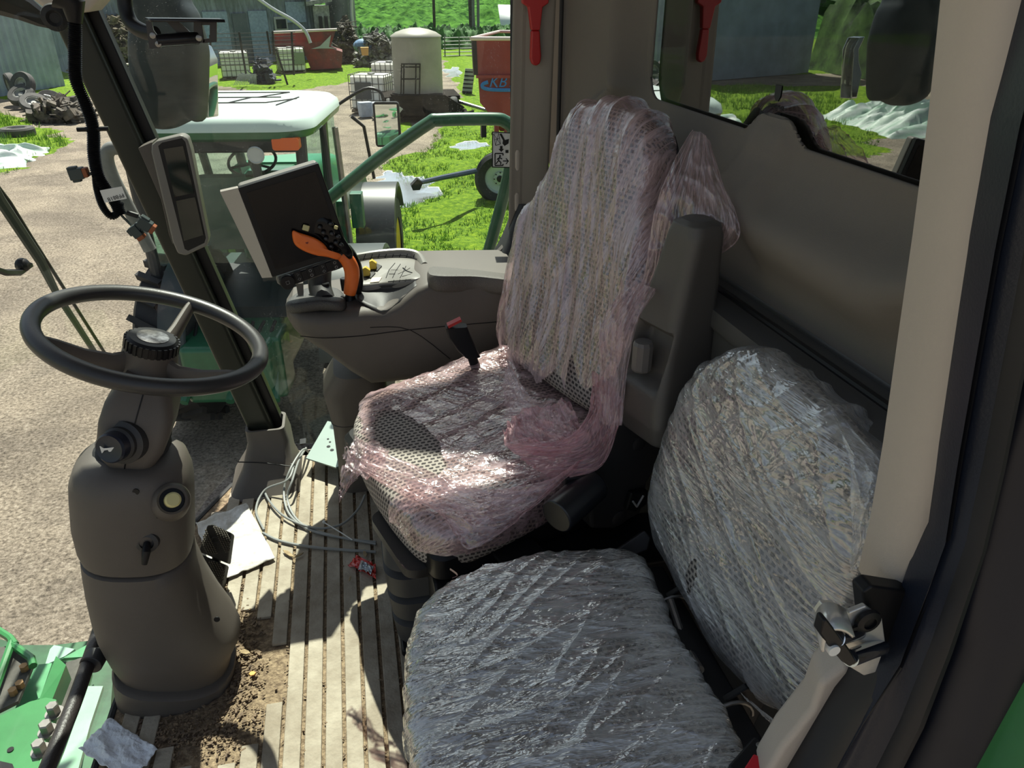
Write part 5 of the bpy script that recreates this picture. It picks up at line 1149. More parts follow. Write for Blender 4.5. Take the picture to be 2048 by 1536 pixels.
# ================================================================ yard things
cage = mat('cage_bars', (.10, .10, .10), .4, metal=.3); HD = mat('white_tank_plastic', (.82, .80, .74), .5)
def tote(panel=None):
    t = thing('ibc_tote', '', 'tank')
    m = MB().loft([rrect(V((0, 0, z)), X, Y, .56 - e, .47 - e, .08) for z, e in ((.14, .02), (.17, 0), (1.05, 0), (1.10, .05))]); m.build('bottle', HD, t, local=True)
    MB().lathe((0, 0, 1.09), Z, [(.12, 0), (.12, .05), (.10, .06)], 16).build('lid', mat('lid_dark', (.1, .1, .1), .5), t, local=True)
    m = MB(); r_ = .012
    for i in range(7):
        for sy_ in (-.49, .49): m.tube([(-.58 + i * 1.16 / 6, sy_, .1), (-.58 + i * 1.16 / 6, sy_, 1.13)], r_, 5)
    for i in range(6):
        for sx in (-.58, .58): m.tube([(sx, -.49 + i * .98 / 5, .1), (sx, -.49 + i * .98 / 5, 1.13)], r_, 5)
    for z in (.14, .38, .62, .86, 1.12): m.tube([(-.58, -.49, z), (.58, -.49, z), (.58, .49, z), (-.58, .49, z)], r_, 5, closed=True)
    m.build('cage', cage, t, local=True)
    m = MB(); [m.box((0, y, .03), (1.16, .12, .05)) for y in (-.4, 0, .4)]; [m.box((x, 0, .08), (.12, .98, .05)) for x in (-.5, 0, .5)]; m.build('pallet', mat('pallet_wood', (.25, .2, .15), .8), t, local=True)
    if panel: MB().box((-.12 if panel < 2 else .3, -.505, .66), (.52, .01, .5)).build('panel', mat('dark_panel' if panel < 2 else 'green_grey_panel', (.05, .055, .06) if panel < 2 else (.2, .24, .18), .5), t, local=True)
    return t
T1 = tote(1); T1.location = pg(748, 222); T1.rotation_euler.z = R(-22); T1['label'] = 'white caged water tote with dark panel, nearest of the totes, left of the big tank'; T1['group'] = 'caged white totes in the yard'
T2 = tote(); T2.location = pg(782, 188); T2.rotation_euler.z = R(-20); T2['label'] = 'white caged tote half hidden behind the one with the dark panel'; T2['group'] = 'caged white totes in the yard'
dup(T2, pg(474, 158) , R(8), 'white caged tote on the left behind the tractor roof, by the leaning posts')
T3 = tote(2); T3.location = pg(584, 146); T3.rotation_euler.z = R(14); T3['label'] = 'white caged tote with greenish panel beside the red bin'; T3['group'] = 'caged white totes in the yard'
b = dup
# broken white crates in front of tote 1
WC2 = mat('greyed_white_crate', (.46, .52, .62), .6, mott=.2)
for u, v, w_, h, rz, lab in ((730, 226, .42, .42, .3, 'dented bluish white crate at the foot of the nearest tote, left one'), (758, 228, .46, .44, -.1, 'dented bluish white crate at the foot of the nearest tote, middle one'), (780, 218, .22, .5, .1, 'small blue-white tub at the right foot of the nearest tote'), (741, 205, .30, .55, .5, 'grey white panel box leaning on the nearest tote')):
    c = pg(u, v) ; z_ = G + (.35 if v == 205 else 0)
    MB().loft([rrect(V((c.x, c.y - .75, z_ + z)), V((math.cos(rz), math.sin(rz), 0)), V((-math.sin(rz), math.cos(rz), 0)), w_ / 2 * k, w_ * .4 * k, .04) for z, k in ((0, .85), (h * .9, 1), (h, .92))]).build('crate', WC2, label=lab, cat='crate', group='broken crates by the tote')
MB().loft([rrect(pg(727, 168) + V((.15, -.4, 1.12 + z)), X, Y, .16 * k, .16 * k, .03) for z, k in ((0, .8), (.3, 1))]).build('flower_pot', mat('ochre_pot', (.5, .28, .08), .6), label='ochre bucket of dry stalks on top of the nearest tote', cat='bucket')
# big tank on trailer
ty = pg(842, 232).y; tc_ = px(838, 190, y=ty); rT = .66 * ty / 22
t = thing('water_tank', 'tall cylindrical pale tank with domed top standing on an old trailer', 'tank', px(838, 190, y=ty))
ztop = px(838, 74, y=ty).z; zb = px(838, 186, y=ty).z; zd = px(838, 54, y=ty + .2).z
MB().lathe(V((tc_.x, ty, zb)), Z, [(rT, 0), (rT, ztop - zb), (rT * 1.03, ztop - zb + .01), (rT * 1.02, ztop - zb + .04), (rT * .8, ztop - zb + .14), (rT * .5, ztop - zb + .21), (rT * .2, ztop - zb + .25), (rT * .15, ztop - zb + .25)], 48).build('shell', mat('translucent_tank', (.40, .37, .31), .5, col2=(.29, .27, .23), mscale=.8), t, smooth=50)
t2 = thing('flat_trailer', 'dark rusty trailer carrying the big pale tank', 'trailer', pg(842, 226)); RST = mat('black_rust', (.028, .021, .016), .9, spec=.1, col2=(.015, .013, .012), mscale=6)
MB().prism([V((tc_.x - 1.15, ty - .8, zb - .12)), V((tc_.x + 1.15, ty - .8, zb - .12)), V((tc_.x + 1.2, ty + .9, zb - .12)), V((tc_.x - 1.1, ty + .9, zb - .12))], (0, 0, .11)).build('bed', RST, t2)
for sx in (-.95, .95):
    for sy_ in (-.75, .8):
        w_ = MB().lathe(V((tc_.x + sx, ty + sy_, G + .32)), X, [(.17, -.10), (.31, -.10), (.33, -.05), (.33, .05), (.31, .10), (.17, .10)], 24, cap=False).build('wheel', RUB, t2); MB().lathe(V((tc_.x + sx, ty + sy_, G + .32)), X, [(.17, -.06), (.17, .06), (.05, .07)], 16).build('rim', DSTEEL, w_)
MB().tube([V((tc_.x + 1.0, ty - .5, G + .5)), V((tc_.x + 2.3, ty - 1.3, G + .15))], .05, 8).build('drawbar', DSTEEL, t2)
MB().prism([px(u, v, y=ty - 1.1) for u, v in ((780, 188), (800, 192), (890, 190), (930, 215), (905, 230), (820, 232), (800, 226))], (0, .5, 0)).build('side_frame', RST, t2)
t = thing('metal_cage', 'black metal frame stand in front of the big tank', 'frame', px(822, 190, y=ty - .9)); m = MB()
for u in (803, 808, 832, 840): m.tube([px(u, 128 + (u % 3), y=ty - .9), px(u - 1, 188, y=ty - .9)], .022, 6)
for v in (128, 134, 158): m.tube([px(802, v, y=ty - .9), px(841, v, y=ty - .9)], .02, 6)
m.build('bars', BLK, t)
MB().prism([px(u, v, y=ty - 1.5) for u, v in ((789, 222), (800, 214), (806, 218), (797, 229), (790, 230))], (0, .1, 0)).build('scoop_blade', mat('pale_galvanised', ()), label='pale bent metal scoop on the gravel below the trailer', cat='scrap')
# scrap piles
def scrap(name, u0, u1, vb, h, n, seed, m_, lab, cat='scrap', dep=2.0):
    r_ = random.Random(seed); m = MB(); c0, c1 = pg(u0, vb), pg(u1, vb)
    for i in range(n):
        s = r_.random(); k = math.sin(s * math.pi) ** .6; p = c0.lerp(c1, s) + V((0, r_.uniform(0, dep), r_.random() * h * k)); a = V((r_.uniform(-1, 1), r_.uniform(-1, 1), r_.uniform(-.6, .6))) * r_.uniform(.1, .5)
        if p.z + abs(a.z) < G: continue
        if r_.random() < .6: m.tube([p - a, p + a], r_.uniform(.015, .05), 5)
        else: m.box(p, (r_.uniform(.1, .5), r_.uniform(.05, .4), r_.uniform(.03, .25)), Matrix.Rotation(r_.random() * 3, 3, (r_.random(), r_.random(), r_.random() + .1)))
    return m.build(name, m_, label=lab, cat=cat, kind='stuff')
SCR = mat('scrap_mix', (.30, .28, .25), .6, col2=(.02, .02, .02), mscale=5)
scrap('scrap_heap', 715, 800, 135, 1.6, 500, 1, SCR, 'heap of scrap metal left of the big tank'); scrap('scrap_heap', 676, 722, 128, 2.2, 300, 2, mat('dark_scrap', (.16, .13, .10), .8, col2=(.015, .013, .01), mscale=4), 'dark tangle of scrap at the foot of the metal tower')
scrap('brush_pile', 150, 330, 150, 2.4, 1800, 4, mat('brush', (.20, .16, .11), .9, col2=(.06, .05, .035), mscale=8), 'big brown brush pile behind the front pillar', 'brush', 3)
scrap('scrap_heap', 800, 925, 232, .35, 260, 6, RST, 'rusty black parts lying around the trailer', dep=1.2)
scrap('scrap_heap', 505, 545, 168, .9, 120, 8, mat('dark_blue_scrap', (.03, .05, .10), .7, col2=(.01, .01, .012), mscale=4), 'dark blue and black junk between the two far totes', dep=.8)
scrap('scrap_heap', 60, 160, 245, .55, 260, 12, mat('dark_scrap', ()), 'dark junk lying in front of the old tyres at the left', dep=1.5)
MB().sph(px(728, 92, y=pg(740, 135).y + .8) , (.55, .4, .35), 12, 8).build('blue_tarp', mat('blue_tarp', (.22, .38, .62), .6, mott=.4), label='bundled blue tarp on top of the scrap heap', cat='tarp')
c = pg(250, 166); MB().prism([c + V((-.8, -.5, 0)), c + V((.9, -.6, 0)), c + V((.9, .5, 0)), c + V((-.8, .5, 0))], (0, 0, .1)); t = thing('board_stack', 'stack of pale boards on the ground left of the outside mirror', 'boards', c)
for k in range(5): MB().box(c + V((.05 * (k % 2), 0, .08 + k * .16)), (1.9, .5, .05), Matrix.Rotation(.04 * (k % 3), 3, 'Z')).build('board', mat('pale_board', (.45, .40, .34), .8) if k == 4 else mat('grey_board', (.14, .13, .12), .8), t)
# red bin
t = thing('red_bin', 'faded dark red steel bin in front of the barn, right of the far tote', 'bin', pg(620, 140)); yb = pg(620, 142).y - .2
rb = mat('faded_red', (.30, .035, .03), .6, col2=(.10, .03, .03), mscale=1.5)
MB().prism([px(u, v, y=yb) for u, v in ((548, 66), (672, 60), (660, 96), (685, 104), (683, 136), (622, 140), (612, 112), (550, 110))], (0, 1.8, 0)).build('body', rb, t)
MB().tube([px(546, 65, y=yb), px(674, 59, y=yb)], .06, 8).build('top_rim', mat('pale_pinkish_rim', (.6, .5, .48), .6), t)
MB().prism([px(u, v, y=yb - .03) for u, v in ((640, 92), (662, 70), (658, 94), (676, 97), (640, 97), (622, 98))], (0, -.01, 0)).build('grey_patch', mat('grey_frame', ()), t)
# leaning posts and wire
t = thing('wire_fence', 'wire fence with thin leaning dark posts in front of the barn', 'fence', pg(520, 170)); yf = pg(520, 172).y
for (u0, v0, u1, v1) in ((478, 64, 492, 148), (534, 62, 541, 108), (552, 98, 576, 172), (583, 64, 588, 150), (545, 62, 548, 110), (420, 70, 424, 160)): MB().tube([px(u0, v0, y=yf), px(u1, v1, y=yf)], .04, 6).build('post', mat('dark_post', (.03, .03, .028), .8), t)
m = MB(); [m.tube([px(420, 68 + 8 * k, y=yf), px(590, 64 + 8 * k, y=yf)], .012, 4) for k in range(9)]; m.build('wires', mat('dark_post', ()), t)
m = MB()
for k in range(14): m.tube([px(478 + k * 2.5, 148, y=yf - .3), px(468 + k * 3.4, 170, y=yf - .3)], .010, 4); m.tube([px(512 - k * 2.5, 148, y=yf - .3), px(512 - k * 3.4, 170, y=yf - .3)], .010, 4)
m.build('mesh_panel', mat('pale_galvanised', ()), t)
# poles, gate
yp = pg(868, 100).y
MB().tube([px(865, -60, y=yp), px(869, 55, y=yp)], .09, 8).build('utility_pole', mat('dark_post', ()), label='thin dark pole standing in the crop behind the big tank', cat='pole')
yp = pg(950, 88).y
for u, lab in ((947, 'left post of the pair behind the red wagon'), (957, 'right post of the pair behind the red wagon')): MB().tube([px(u - 2, -80, y=yp), px(u, 78, y=yp)], .10, 10).build('utility_pole', mat('grey_post', (.16, .16, .16), .7), label='grey ' + lab, cat='pole')
MB().tube([px(941, -60, y=yp + 1), px(943, 20, y=yp + 1), px(946, 85, y=yp + 1)], [.3, .22, .25], 10).build('tree_trunk', mat('bark', (.07, .06, .05), .9, mott=.5, mscale=9), label='dark tree trunk behind the pair of grey posts', cat='tree')
t = thing('farm_gate', 'dark tubular farm gate between the big tank and the red wagon', 'gate', pg(925, 112)); yg = pg(925, 113).y; m = MB()
for k in range(6): m.tube([px(886, 76 + k * 7.2, y=yg), px(960, 74 + k * 7.2, y=yg)], .03, 5)
for u in (889, 918, 946): m.tube([px(u, 74, y=yg), px(u + 1, 113, y=yg)], .035, 5)
m.build('rails', mat('gate_grey', (.10, .11, .10), .5), t)
for u in (712, 735, 780, 790): MB().tube([px(u, 78, y=yg), px(u, 102, y=yg)], .07, 6).build('post', mat('dark_post', ()), t)
m = MB(); [m.tube([px(700, 82 + 8 * k, y=yg), px(795, 80 + 8 * k, y=yg)], .03, 5) for k in range(3)]; m.build('rails', mat('dark_post', ()), t)
t = thing('leaning_pallet', 'grey slatted pallet leaning beside the red wagon', 'pallet', pg(940, 188)); yl = pg(940, 190).y
for k in range(6): MB().prism([px(u, v + k * 8, y=yl) for u, v in ((931 - k, 137), (950 - k, 138), (949 - k, 143), (930 - k, 142))], (0, .05, 0)).build('slat', mat('grey_slat', (.30, .31, .30), .8), t)
MB().prism([px(u, v, y=yl + .06) for u, v in ((931, 137), (950, 138), (944, 188), (924, 186))], (0, .04, 0)).build('backing', mat('dark_gap', ()), t)
# ---- red gravity wagon
wy = pg(990, 405).y; RW_ = mat('wagon_red', (.36, .045, .03), .5, col2=(.28, .035, .03), mscale=2)
t = thing('grain_wagon', 'red grain wagon with blue lettering and pale wheel, right of the side window', 'wagon', pg(1000, 405))
k_ = wy + 1.2
def wq(u, v, d=0): return px(u, v, y=k_ + d)
bd = MB().loft([[wq(953, 80), wq(1130, 80), wq(1130, 76, 2.2), wq(953, 76, 2.2)][::-1], [wq(956, 150), wq(1130, 150), wq(1130, 146, 2.2), wq(956, 146, 2.2)][::-1], [wq(960, 205), wq(1130, 205), wq(1130, 200, 2.2), wq(962, 200, 2.2)][::-1], [wq(982, 232), wq(1110, 236), wq(1110, 230, 1.8), wq(982, 228, 1.8)][::-1], [wq(1000, 262, .2), wq(1080, 268, .2), wq(1080, 262, 1.4), wq(1000, 258, 1.4)][::-1]], cap=False).build('hopper', RW_, t, smooth=10)
MB().tube([wq(942, 77, -.05), wq(1140, 78, -.05)], .035, 8).build('front_rim', mat('faded_pink_rim', (.7, .55, .5), .6), t)
MB().tube([wq(942, 77, -.05), wq(998, 63, 2.2), wq(1140, 64, 2.2)], .03, 8).build('rear_rim', mat('faded_pink_rim', ()), t)
MB().prism([wq(952, 150, -.02), wq(1130, 150, -.02), wq(1130, 156, -.02), wq(952, 156, -.02)], (0, -.05, 0)).build('side_rib', RW_, t)
MB().prism([wq(944, 80, -.02), wq(953, 80, -.02), wq(956, 150, -.02), wq(948, 150, -.02)], (0, .1, 0)).build('corner_post', BLK, t)
BL = mat('decal_blue', (.03, .18, .50), .5)
ex, up_ = (wq(1040, 180) - wq(970, 180)).normalized(), V((0, 0, 1))
text('KB', .27, 'lettering', BL, bd, wq(977, 174, -.06), ex, up_, .01, shear=.3); text('385', .20, 'lettering', mat('decal_navy', (.05, .10, .30), .5), bd, wq(1017, 174, -.06), ex, up_, .01, shear=.3)
m = MB(); m.tube(spline([wq(u, v, -.06) for u, v in ((976, 164), (966, 168), (965, 174), (974, 178), (1000, 180), (1060, 180))], 5), .032, 6, flat=.3); m.build('swoosh', BL, bd)
for u, w_, m_, v0, v1 in ((968, 10, BLK, 225, 275), (994, 8, RW_, 240, 305), (1012, 5, RW_, 250, 300)):
    MB().prism([wq(u - w_ * .5, v0, .1), wq(u + w_ * .5, v0, .1), wq(u + w_ * .5, v1, .1), wq(u - w_ * .5, v1, .1)], (0, .12, 0)).build('leg', m_, t)
wc = px(1000, 357, y=wy); wr_ = .46
wt = MB().lathe(wc, V((-.25, -1, 0)), [(.27, -.20), (.40, -.20), (wr_, -.14), (wr_, .03), (.40, .09), (.27, .07)], 40, cap=False).build('tyre', RUB, t, smooth=40)
MB().lathe(wc, V((-.25, -1, 0)), [(.27, -.18), (.275, .03), (.26, .035), (.24, -.02), (.12, -.04), (.11, .01), (.05, .02)], 32).build('rim', mat('pale_rim', (.48, .54, .52), .5), wt, smooth=30)
MB().lathe(wc, V((-.25, -1, 0)), [(.06, 0), (.055, .06), (.03, .07)], 16).build('hub', BLK, wt)
for k in range(8): a = k * .785; MB().sph(wc + V((math.cos(a) * .11, -.03, math.sin(a) * .11)), .014, 6, 5).build('lug_nut', BLK, wt)
MB().tube([px(950, 342, y=wy - .1), px(880, 356, y=wy - .9), px(840, 365, y=wy - 1.3)], [.05, .045, .04], 8).build('drawbar', mat('navy_paint', (.03, .05, .09), .5), t)
MB().prism([px(u, v, y=wy - 1.35) for u, v in ((822, 372), (835, 358), (846, 366), (840, 380), (826, 381))], (0, .15, 0)).build('hitch', BLK, t)
# ---- old tyres and junk at the left
def tyre(r=.42, w_=.24, rimc=(.5, .5, .48)):
    t = MB().lathe((0, 0, 0), Z, [(r * .55, -w_ / 2), (r * .92, -w_ / 2), (r, -w_ * .3), (r, w_ * .3), (r * .92, w_ / 2), (r * .55, w_ / 2), (r * .55, -w_ / 2)], 32, cap=False)
    t = t.build('old_tyre', mat('old_rubber', (.075, .072, .07), .75, mott=.4, mscale=6)); mm = Matrix(); t.location = (0, 0, 0)
    t.data.transform(Matrix.Translation((0, 0, -w_ / 2))); WM[t] = Matrix(); 
    k = MB().lathe((0, 0, 0), Z, [(r * .56, -w_ * .4), (r * .56, w_ * .42), (r * .48, w_ * .46), (r * .42, w_ * .1), (r * .2, 0), (r * .18, w_ * .2), (r * .05, w_ * .2)], 28).build('rim', mat('old_rim', (.34, .34, .32), .5, mott=.4, mscale=6), t, local=True); return t
tp = pg(70, 215); T0 = tyre(); T0.location = px(46, 170, y=tp.y + .3); T0.rotation_euler = (R(68), 0, R(-24)); tag(T0, 'old tyre with grey rim standing tilted on top of the tyre pile at the left', 'tyre', 'old tyres at the left')
for u, v, dy, rot, lab in ((24, 172, .9, (R(95), 0, R(-60)), 'dark old tyre at the left end of the tyre pile, beside the tilted one'), (43, 190, .0, (R(35), R(-12), 0), 'old tyre with grey rim leaning left under the tilted tyre'), (68, 207, -.6, (R(30), R(14), 0), 'old tyre with perforated rim lowest in the tyre pile'), (100, 205, .4, (R(50), R(30), 0), 'old tyre at the right end of the tyre pile')):
    dup(T0, px(u, v, y=tp.y + dy), lab and None, lab, rot=rot)
dup(T0, pg(38, 272) + Z * .1, None, 'tyre lying flat in the grass of the left verge', rot=(0, 0, 0))
t = thing('junk_frame', 'pale bent tube frame lying on the dark junk at the left', 'frame', pg(115, 230))
m = MB(); m.tube([px(u, v, y=tp.y - .3) for u, v in ((88, 190), (98, 192), (134, 212), (140, 218), (130, 214), (92, 196))], .03, 8); m.build('tubes', mat('pale_tube', (.6, .6, .56), .5), t)
for (a, b_) in (((72, 228), (112, 218)), ((98, 246), (138, 234)), ((85, 236), (128, 222))): MB().tube([px(*a, y=tp.y - 1.0), px(*b_, y=tp.y - 1.0)], .025, 6).build('bar', mat('pale_tube', ()), t)
# tarps
def tarp(c, lx, ly, h, name, m_, lab, seed):
    def fn(s, t): 
        x, y = c.x + lx * (s - .5), c.y + ly * (t - .5); e_ = min(1, 6 * min(s, 1 - s, t, 1 - t)); f = abs(noise.noise(V((x * .5, y * 2.6, seed)))) + .5 * abs(noise.noise(V((x * 1.3, y * 6, seed + 3))))
        return V((x + .3 * noise.noise(V((s * 5, t * 5, seed))), y + .3 * noise.noise(V((s * 5, t * 5, seed + 1))), G - .03 + h * (.35 + f) * e_))
    return MB().grid(fn, 110, 60).build(name, m_, smooth=60, label=lab, cat='plastic sheet')
TW = mat('white_green_sheet', (.68, .70, .70), .45, col2=(.30, .48, .36), mscale=2.2, stretch=(.4, 2.5, 1))
tarp(pg(-40, 320), 2.4, 2.4, .35, 'silage_sheet', TW, 'heaped white and green plastic sheet on the left verge', 2)
tarp(V((-17, 20, 0)), 9, 4, .8, 'silage_sheet', TW, 'long folded white and green plastic sheet, seen mirrored in the back window', 6)

# ================================================================ GREEN TRACTOR
tr = thing('green_tractor', 'green tractor with pale roof parked beside the cab, seen from behind', 'tractor', (-.9, 6.9, G))
tx, yR, yF = -.93, 6.15, 7.75; zr = .50
GT = mat('tractor_green', (.02, .13, .06), .4, mott=.2, coat=.3); RF = mat('pale_roof', (.60, .72, .66), .35); TG = glass('tractor_glass', (.74, .88, .84), .03, .1, .003); TB = mat('tractor_black', (.03, .033, .035), .5)
m = MB().loft([rrect(V((tx, (yR + yF) / 2, z)), X, Y, a, b_, .28, 8) for z, a, b_ in ((zr - .16, .70, .78), (zr - .13, .76, .86), (zr - .08, .775, .875))]); m.build('roof_skirt', GT, tr, smooth=50)
rf = MB().loft([rrect(V((tx, (yR + yF) / 2, z)), X, Y, a, b_, .28, 8) for z, a, b_ in ((zr - .08, .775, .875), (zr - .02, .76, .86), (zr + .02, .71, .82), (zr + .035, .60, .74))]).build('roof', RF, tr, smooth=50)
m = MB()
for a, b_ in (((-.45, .55), (.35, .55)), ((-.45, .2), (.35, .2)), ((-.5, -.15), (.3, -.15)), ((-.2, .2), (-.3, -.15)), ((.1, .2), (0, -.15)), ((.35, .55), (.15, .2)), ((.5, .2), (.42, -.3)), ((.3, -.15), (.5, .1))):
    m.tube([V((tx + a[0], 6.95 + a[1], zr + .036)), V((tx + b_[0], 6.95 + b_[1], zr + .036))], .008, 4)
m.build('roof_grooves', BLK, rf)
for sx in (-1, 1):
    MB().loft([rrect(V((tx + sx * .58, yR - .05 + d, zr - .17)), X, Z, .10, .045, .02) for d in (0, .08)]).build('turn_light', mat('amber_light', (.75, .13, .02), .2), tr)
    MB().lathe(V((tx + sx * .36, yR - .04, zr - .24)), -Y, [(.05, 0), (.065, .05), (.058, .06), (.05, .055)], 20).build('work_light', mat('lamp_face', (.45, .48, .48), .15), tr)
    # posts: rear corner, middle, front
    for (x_, y_, x2, y2, w_) in ((.66, yR + .12, .62, yR + .05, .045), (.70, 7.0, .72, 7.0, .03), (.60, yF - .15, .52, yF + .1, .04)):
        MB().tube([V((tx + sx * x_, y_, zr - .14)), V((tx + sx * x2, y2, -.95))], w_, 10).build('cab_post', TB, tr)
    MB().prism([V((tx + sx * .68, yR + .15, zr - .16)), V((tx + sx * .70, yF - .2, zr - .16)), V((tx + sx * .66, yF - .1, -.85)), V((tx + sx * .64, yR + .15, -.75))], (sx * .01, 0, 0)).build('side_glass', TG, tr)
    # fender over rear wheel
    fx_ = tx + .2 + sx * .76; arc_ = [V((0, -.80 * math.cos(R(a)), .80 * math.sin(R(a)))) for a in range(10, 165, 8)]
    m = MB(); c = V((fx_, 6.45, G + .72)); fs = MB(); pts = [c + p for p in arc_]
    fs.loft([[p + V((-.24 if sx > 0 else .04, 0, 0)), p + V((.24, 0, 0)), p * 1 + V((.25, 0, -.04)), p + V((-.24 if sx > 0 else .04, 0, -.04))] for p in pts]); fs.build('fender', mat('fender_dark', (.035, .045, .045), .45), tr, smooth=40)
    # rear tyre with lugs
    wc = V((tx + .2 + sx * .76, 6.45, G + .72)); tyw = MB().lathe(wc, X, [(.38, -.22), (.64, -.22), (.69, -.18), (.70, 0), (.69, .18), (.64, .22), (.38, .22)], 48, cap=False).build('rear_tyre', RUB, tr, smooth=40)
    lg = MB()
    for k in range(22):
        for s2 in (-1, 1):
            a = k * 2 * math.pi / 22 + (s2 > 0) * .14; cc = wc + V((s2 * .11, math.cos(a) * .71, math.sin(a) * .71)); lg.box(cc, (.24, .05, .06), Matrix.Rotation(a - math.pi / 2, 3, 'X') @ Matrix.Rotation(s2 * .5, 3, 'Z'))
    lg.build('tread_lugs', RUB, tyw)
    MB().lathe(wc, X * sx, [(.40, -.18), (.40, .20), (.37, .20), (.33, .05), (.12, .0), (.10, .08), (.02, .08)], 32).build('rim', mat('tractor_yellow', (.72, .52, .02), .4), tyw)
    fw_ = V((tx + sx * .85, 9.3, G + .64)); f2 = MB().lathe(fw_, X, [(.36, -.2), (.58, -.2), (.63, -.13), (.63, .13), (.58, .2), (.36, .2)], 36, cap=False).build('front_tyre', RUB, tr, smooth=40)
    MB().lathe(fw_, X * sx, [(.37, -.1), (.37, .18), (.3, .08), (.05, .08)], 24).build('rim', mat('tractor_yellow', ()), f2)
    MB().loft([[fw_ + V((-.22, q[1], q[2])), fw_ + V((.22, q[1], q[2])), fw_ + V((.23, q[1], q[2] - .05)), fw_ + V((-.22, q[1], q[2] - .05))] for q in [V((0, -.72 * math.cos(R(a)), .78 * math.sin(R(a)))) for a in range(5, 150, 8)]]).build('front_fender', mat('fender_black', (.03, .034, .036), .35), tr, smooth=40)
    MB().tube(spline([V((tx + sx * .72, 7.55, zr - .10)), V((tx + sx * 1.0, 7.6, zr + .05)), V((tx + sx * 1.14, 7.6, zr + .03)), V((tx + sx * 1.17, 7.6, zr - .05))], 4), .014, 8).build('mirror_arm', BLK, tr)
    k = MB().loft([rrect(V((tx + sx * 1.19, 7.58 + d, zr - .26)), X, Z, .12, .20, .03) for d in (0, .05)]).build('mirror_case', BLK, tr, smooth=40)
    MB().prism([V((tx + sx * 1.19 + a, 7.575, zr - .26 + b_)) for a, b_ in ((-.10, -.18), (.10, -.18), (.10, .18), (-.10, .18))], (0, -.004, 0)).build('mirror_glass', mat('mirror', (.8, .85, .85), .02, metal=1), k)
MB().box((tx, yR + .08, zr - .20), (1.30, .06, .10)).build('rear_header', TB, tr, bevel=.02)
MB().prism([V((tx + x_, yR + .06, z)) for x_, z in ((-.62, zr - .2), (.30, zr - .2), (.28, -.62), (-.58, -.62))], (0, .008, 0)).build('rear_glass', TG, tr)
MB().tube([V((tx + .31, yR + .06, zr - .2)), V((tx + .33, yR + .05, -.65))], .035, 10).build('cab_post', TB, tr)
MB().tube([V((tx - .30, yF, zr - .14)), V((tx - .20, yF + .1, -.8))], .045, 10).build('cab_post', TB, tr)
MB().prism([V((tx - .26, yF - .03, -.14)), V((tx - .17, yF - .03, -.14)), V((tx - .15, yF - .03, -.22)), V((tx - .25, yF - .03, -.22))], (0, -.01, 0)).build('white_sticker', WHT, tr)
# inside: seat, wheel, dash, floor
MB().loft([rrect(V((tx - .05, 6.65 - .04 * k, -.62 + .13 * k)), X, Y, .24 - .01 * k * (k > 3), .07, .06) for k in range(6)]).build('seat_back', mat('grey_seat', (.10, .11, .12), .7), tr, smooth=60)
MB().box((tx - .05, 6.95, -.60), (.5, .5, .14)).build('seat_base', mat('grey_seat', ()), tr, bevel=.04)
stw = V((tx - .02, 7.30, -.02)); nw_ = V((0, -.45, .9)).normalized(); aa, bb_ = X, nw_.cross(X)
k = MB().tube([stw + (aa * math.cos(R(q)) + bb_ * math.sin(R(q))) * .21 for q in range(0, 360, 12)], .014, 8, closed=True).build('steering_wheel', BLK, tr)
for q in (90, 210, 330): MB().tube([stw - nw_ * .03, stw + (aa * math.cos(R(q)) + bb_ * math.sin(R(q))) * .2], .012, 6).build('spoke', BLK, k)
MB().tube([stw, stw - nw_ * .35 + Y * .1], .04, 10).build('steering_post', TB, tr)
MB().loft([rrect(V((tx + .05, 7.65, z)), X, Y, a, .15, .05) for z, a in ((-1.0, .35), (-.25, .3), (-.15, .2))]).build('dashboard', GT, tr, smooth=50)
MB().box((tx, 6.95, -1.05), (1.35, 1.5, .1)).build('cab_floor', TB, tr)
MB().loft([rrect(V((tx, y_, G + zz)), X, Z, a, b_, .12) for y_, zz, a, b_ in ((7.8, 1.45, .38, .52), (8.6, 1.42, .36, .46), (9.9, 1.30, .32, .36), (10.1, 1.25, .24, .28))]).build('hood', mat('hood_green', (.10, .32, .20), .35), tr, smooth=50)
MB().box((tx, 6.9, G + .75), (.7, 2.6, .5)).build('chassis', GT, tr, bevel=.05)
MB().box((tx, 5.95, G + .72), (.8, .35, .55)).build('hitch_block', GT, tr, bevel=.04)
for sx in (-.3, 0, .3): MB().tube([V((tx + sx, 6.0, G + .8)), V((tx + sx * 1.2, 5.55, G + .55))], .035, 8).build('hitch_link', GT, tr)
for j in range(8): MB().tube(spline([V((tx - .3 + j * .09, 6.0, -1.05)), V((tx - .28 + j * .08, 5.8, -1.15 - .05 * (j % 3))), V((tx - .32 + j * .09, 5.85, -1.4))], 4), .014, 6).build('hydraulic_hose', BLK, tr)
for sx in (-1, 1):
    MB().prism([V((tx + sx * .62, 7.9, G + z)) if 0 else V((tx + sx * .58, y_, G + z)) for y_, z in ((7.9, .7), (7.9, 1.55), (8.1, 1.62), (9.6, 1.45), (10.4, .6), (10.2, .5), (9.4, 1.25), (8.15, 1.4), (8.15, .7))], (sx * .09, 0, 0)).build('loader_arm', GT, tr, bevel=.01)
MB().box((tx + .80, 7.85, -.62), (.12, .14, .35)).build('loader_post', GT, tr, bevel=.01)
MB().tube([V((tx + .85, 7.7, .30)), V((tx + .95, 7.75, .20)), V((tx + 1.0, 7.8, -.3))], .016, 6).build('mirror_arm', BLK, tr)
MB().tube([V((tx + .77, 7.2, .28)), V((tx + .80, 7.25, -.95))], .028, 8).build('exhaust_pipe', DSTEEL, tr)
MB().lathe(V((tx + .70, 6.0, -.95)), -Y, [(.05, 0), (.05, .04), (.02, .05)], 14).build('fender_lamp', GT, tr)

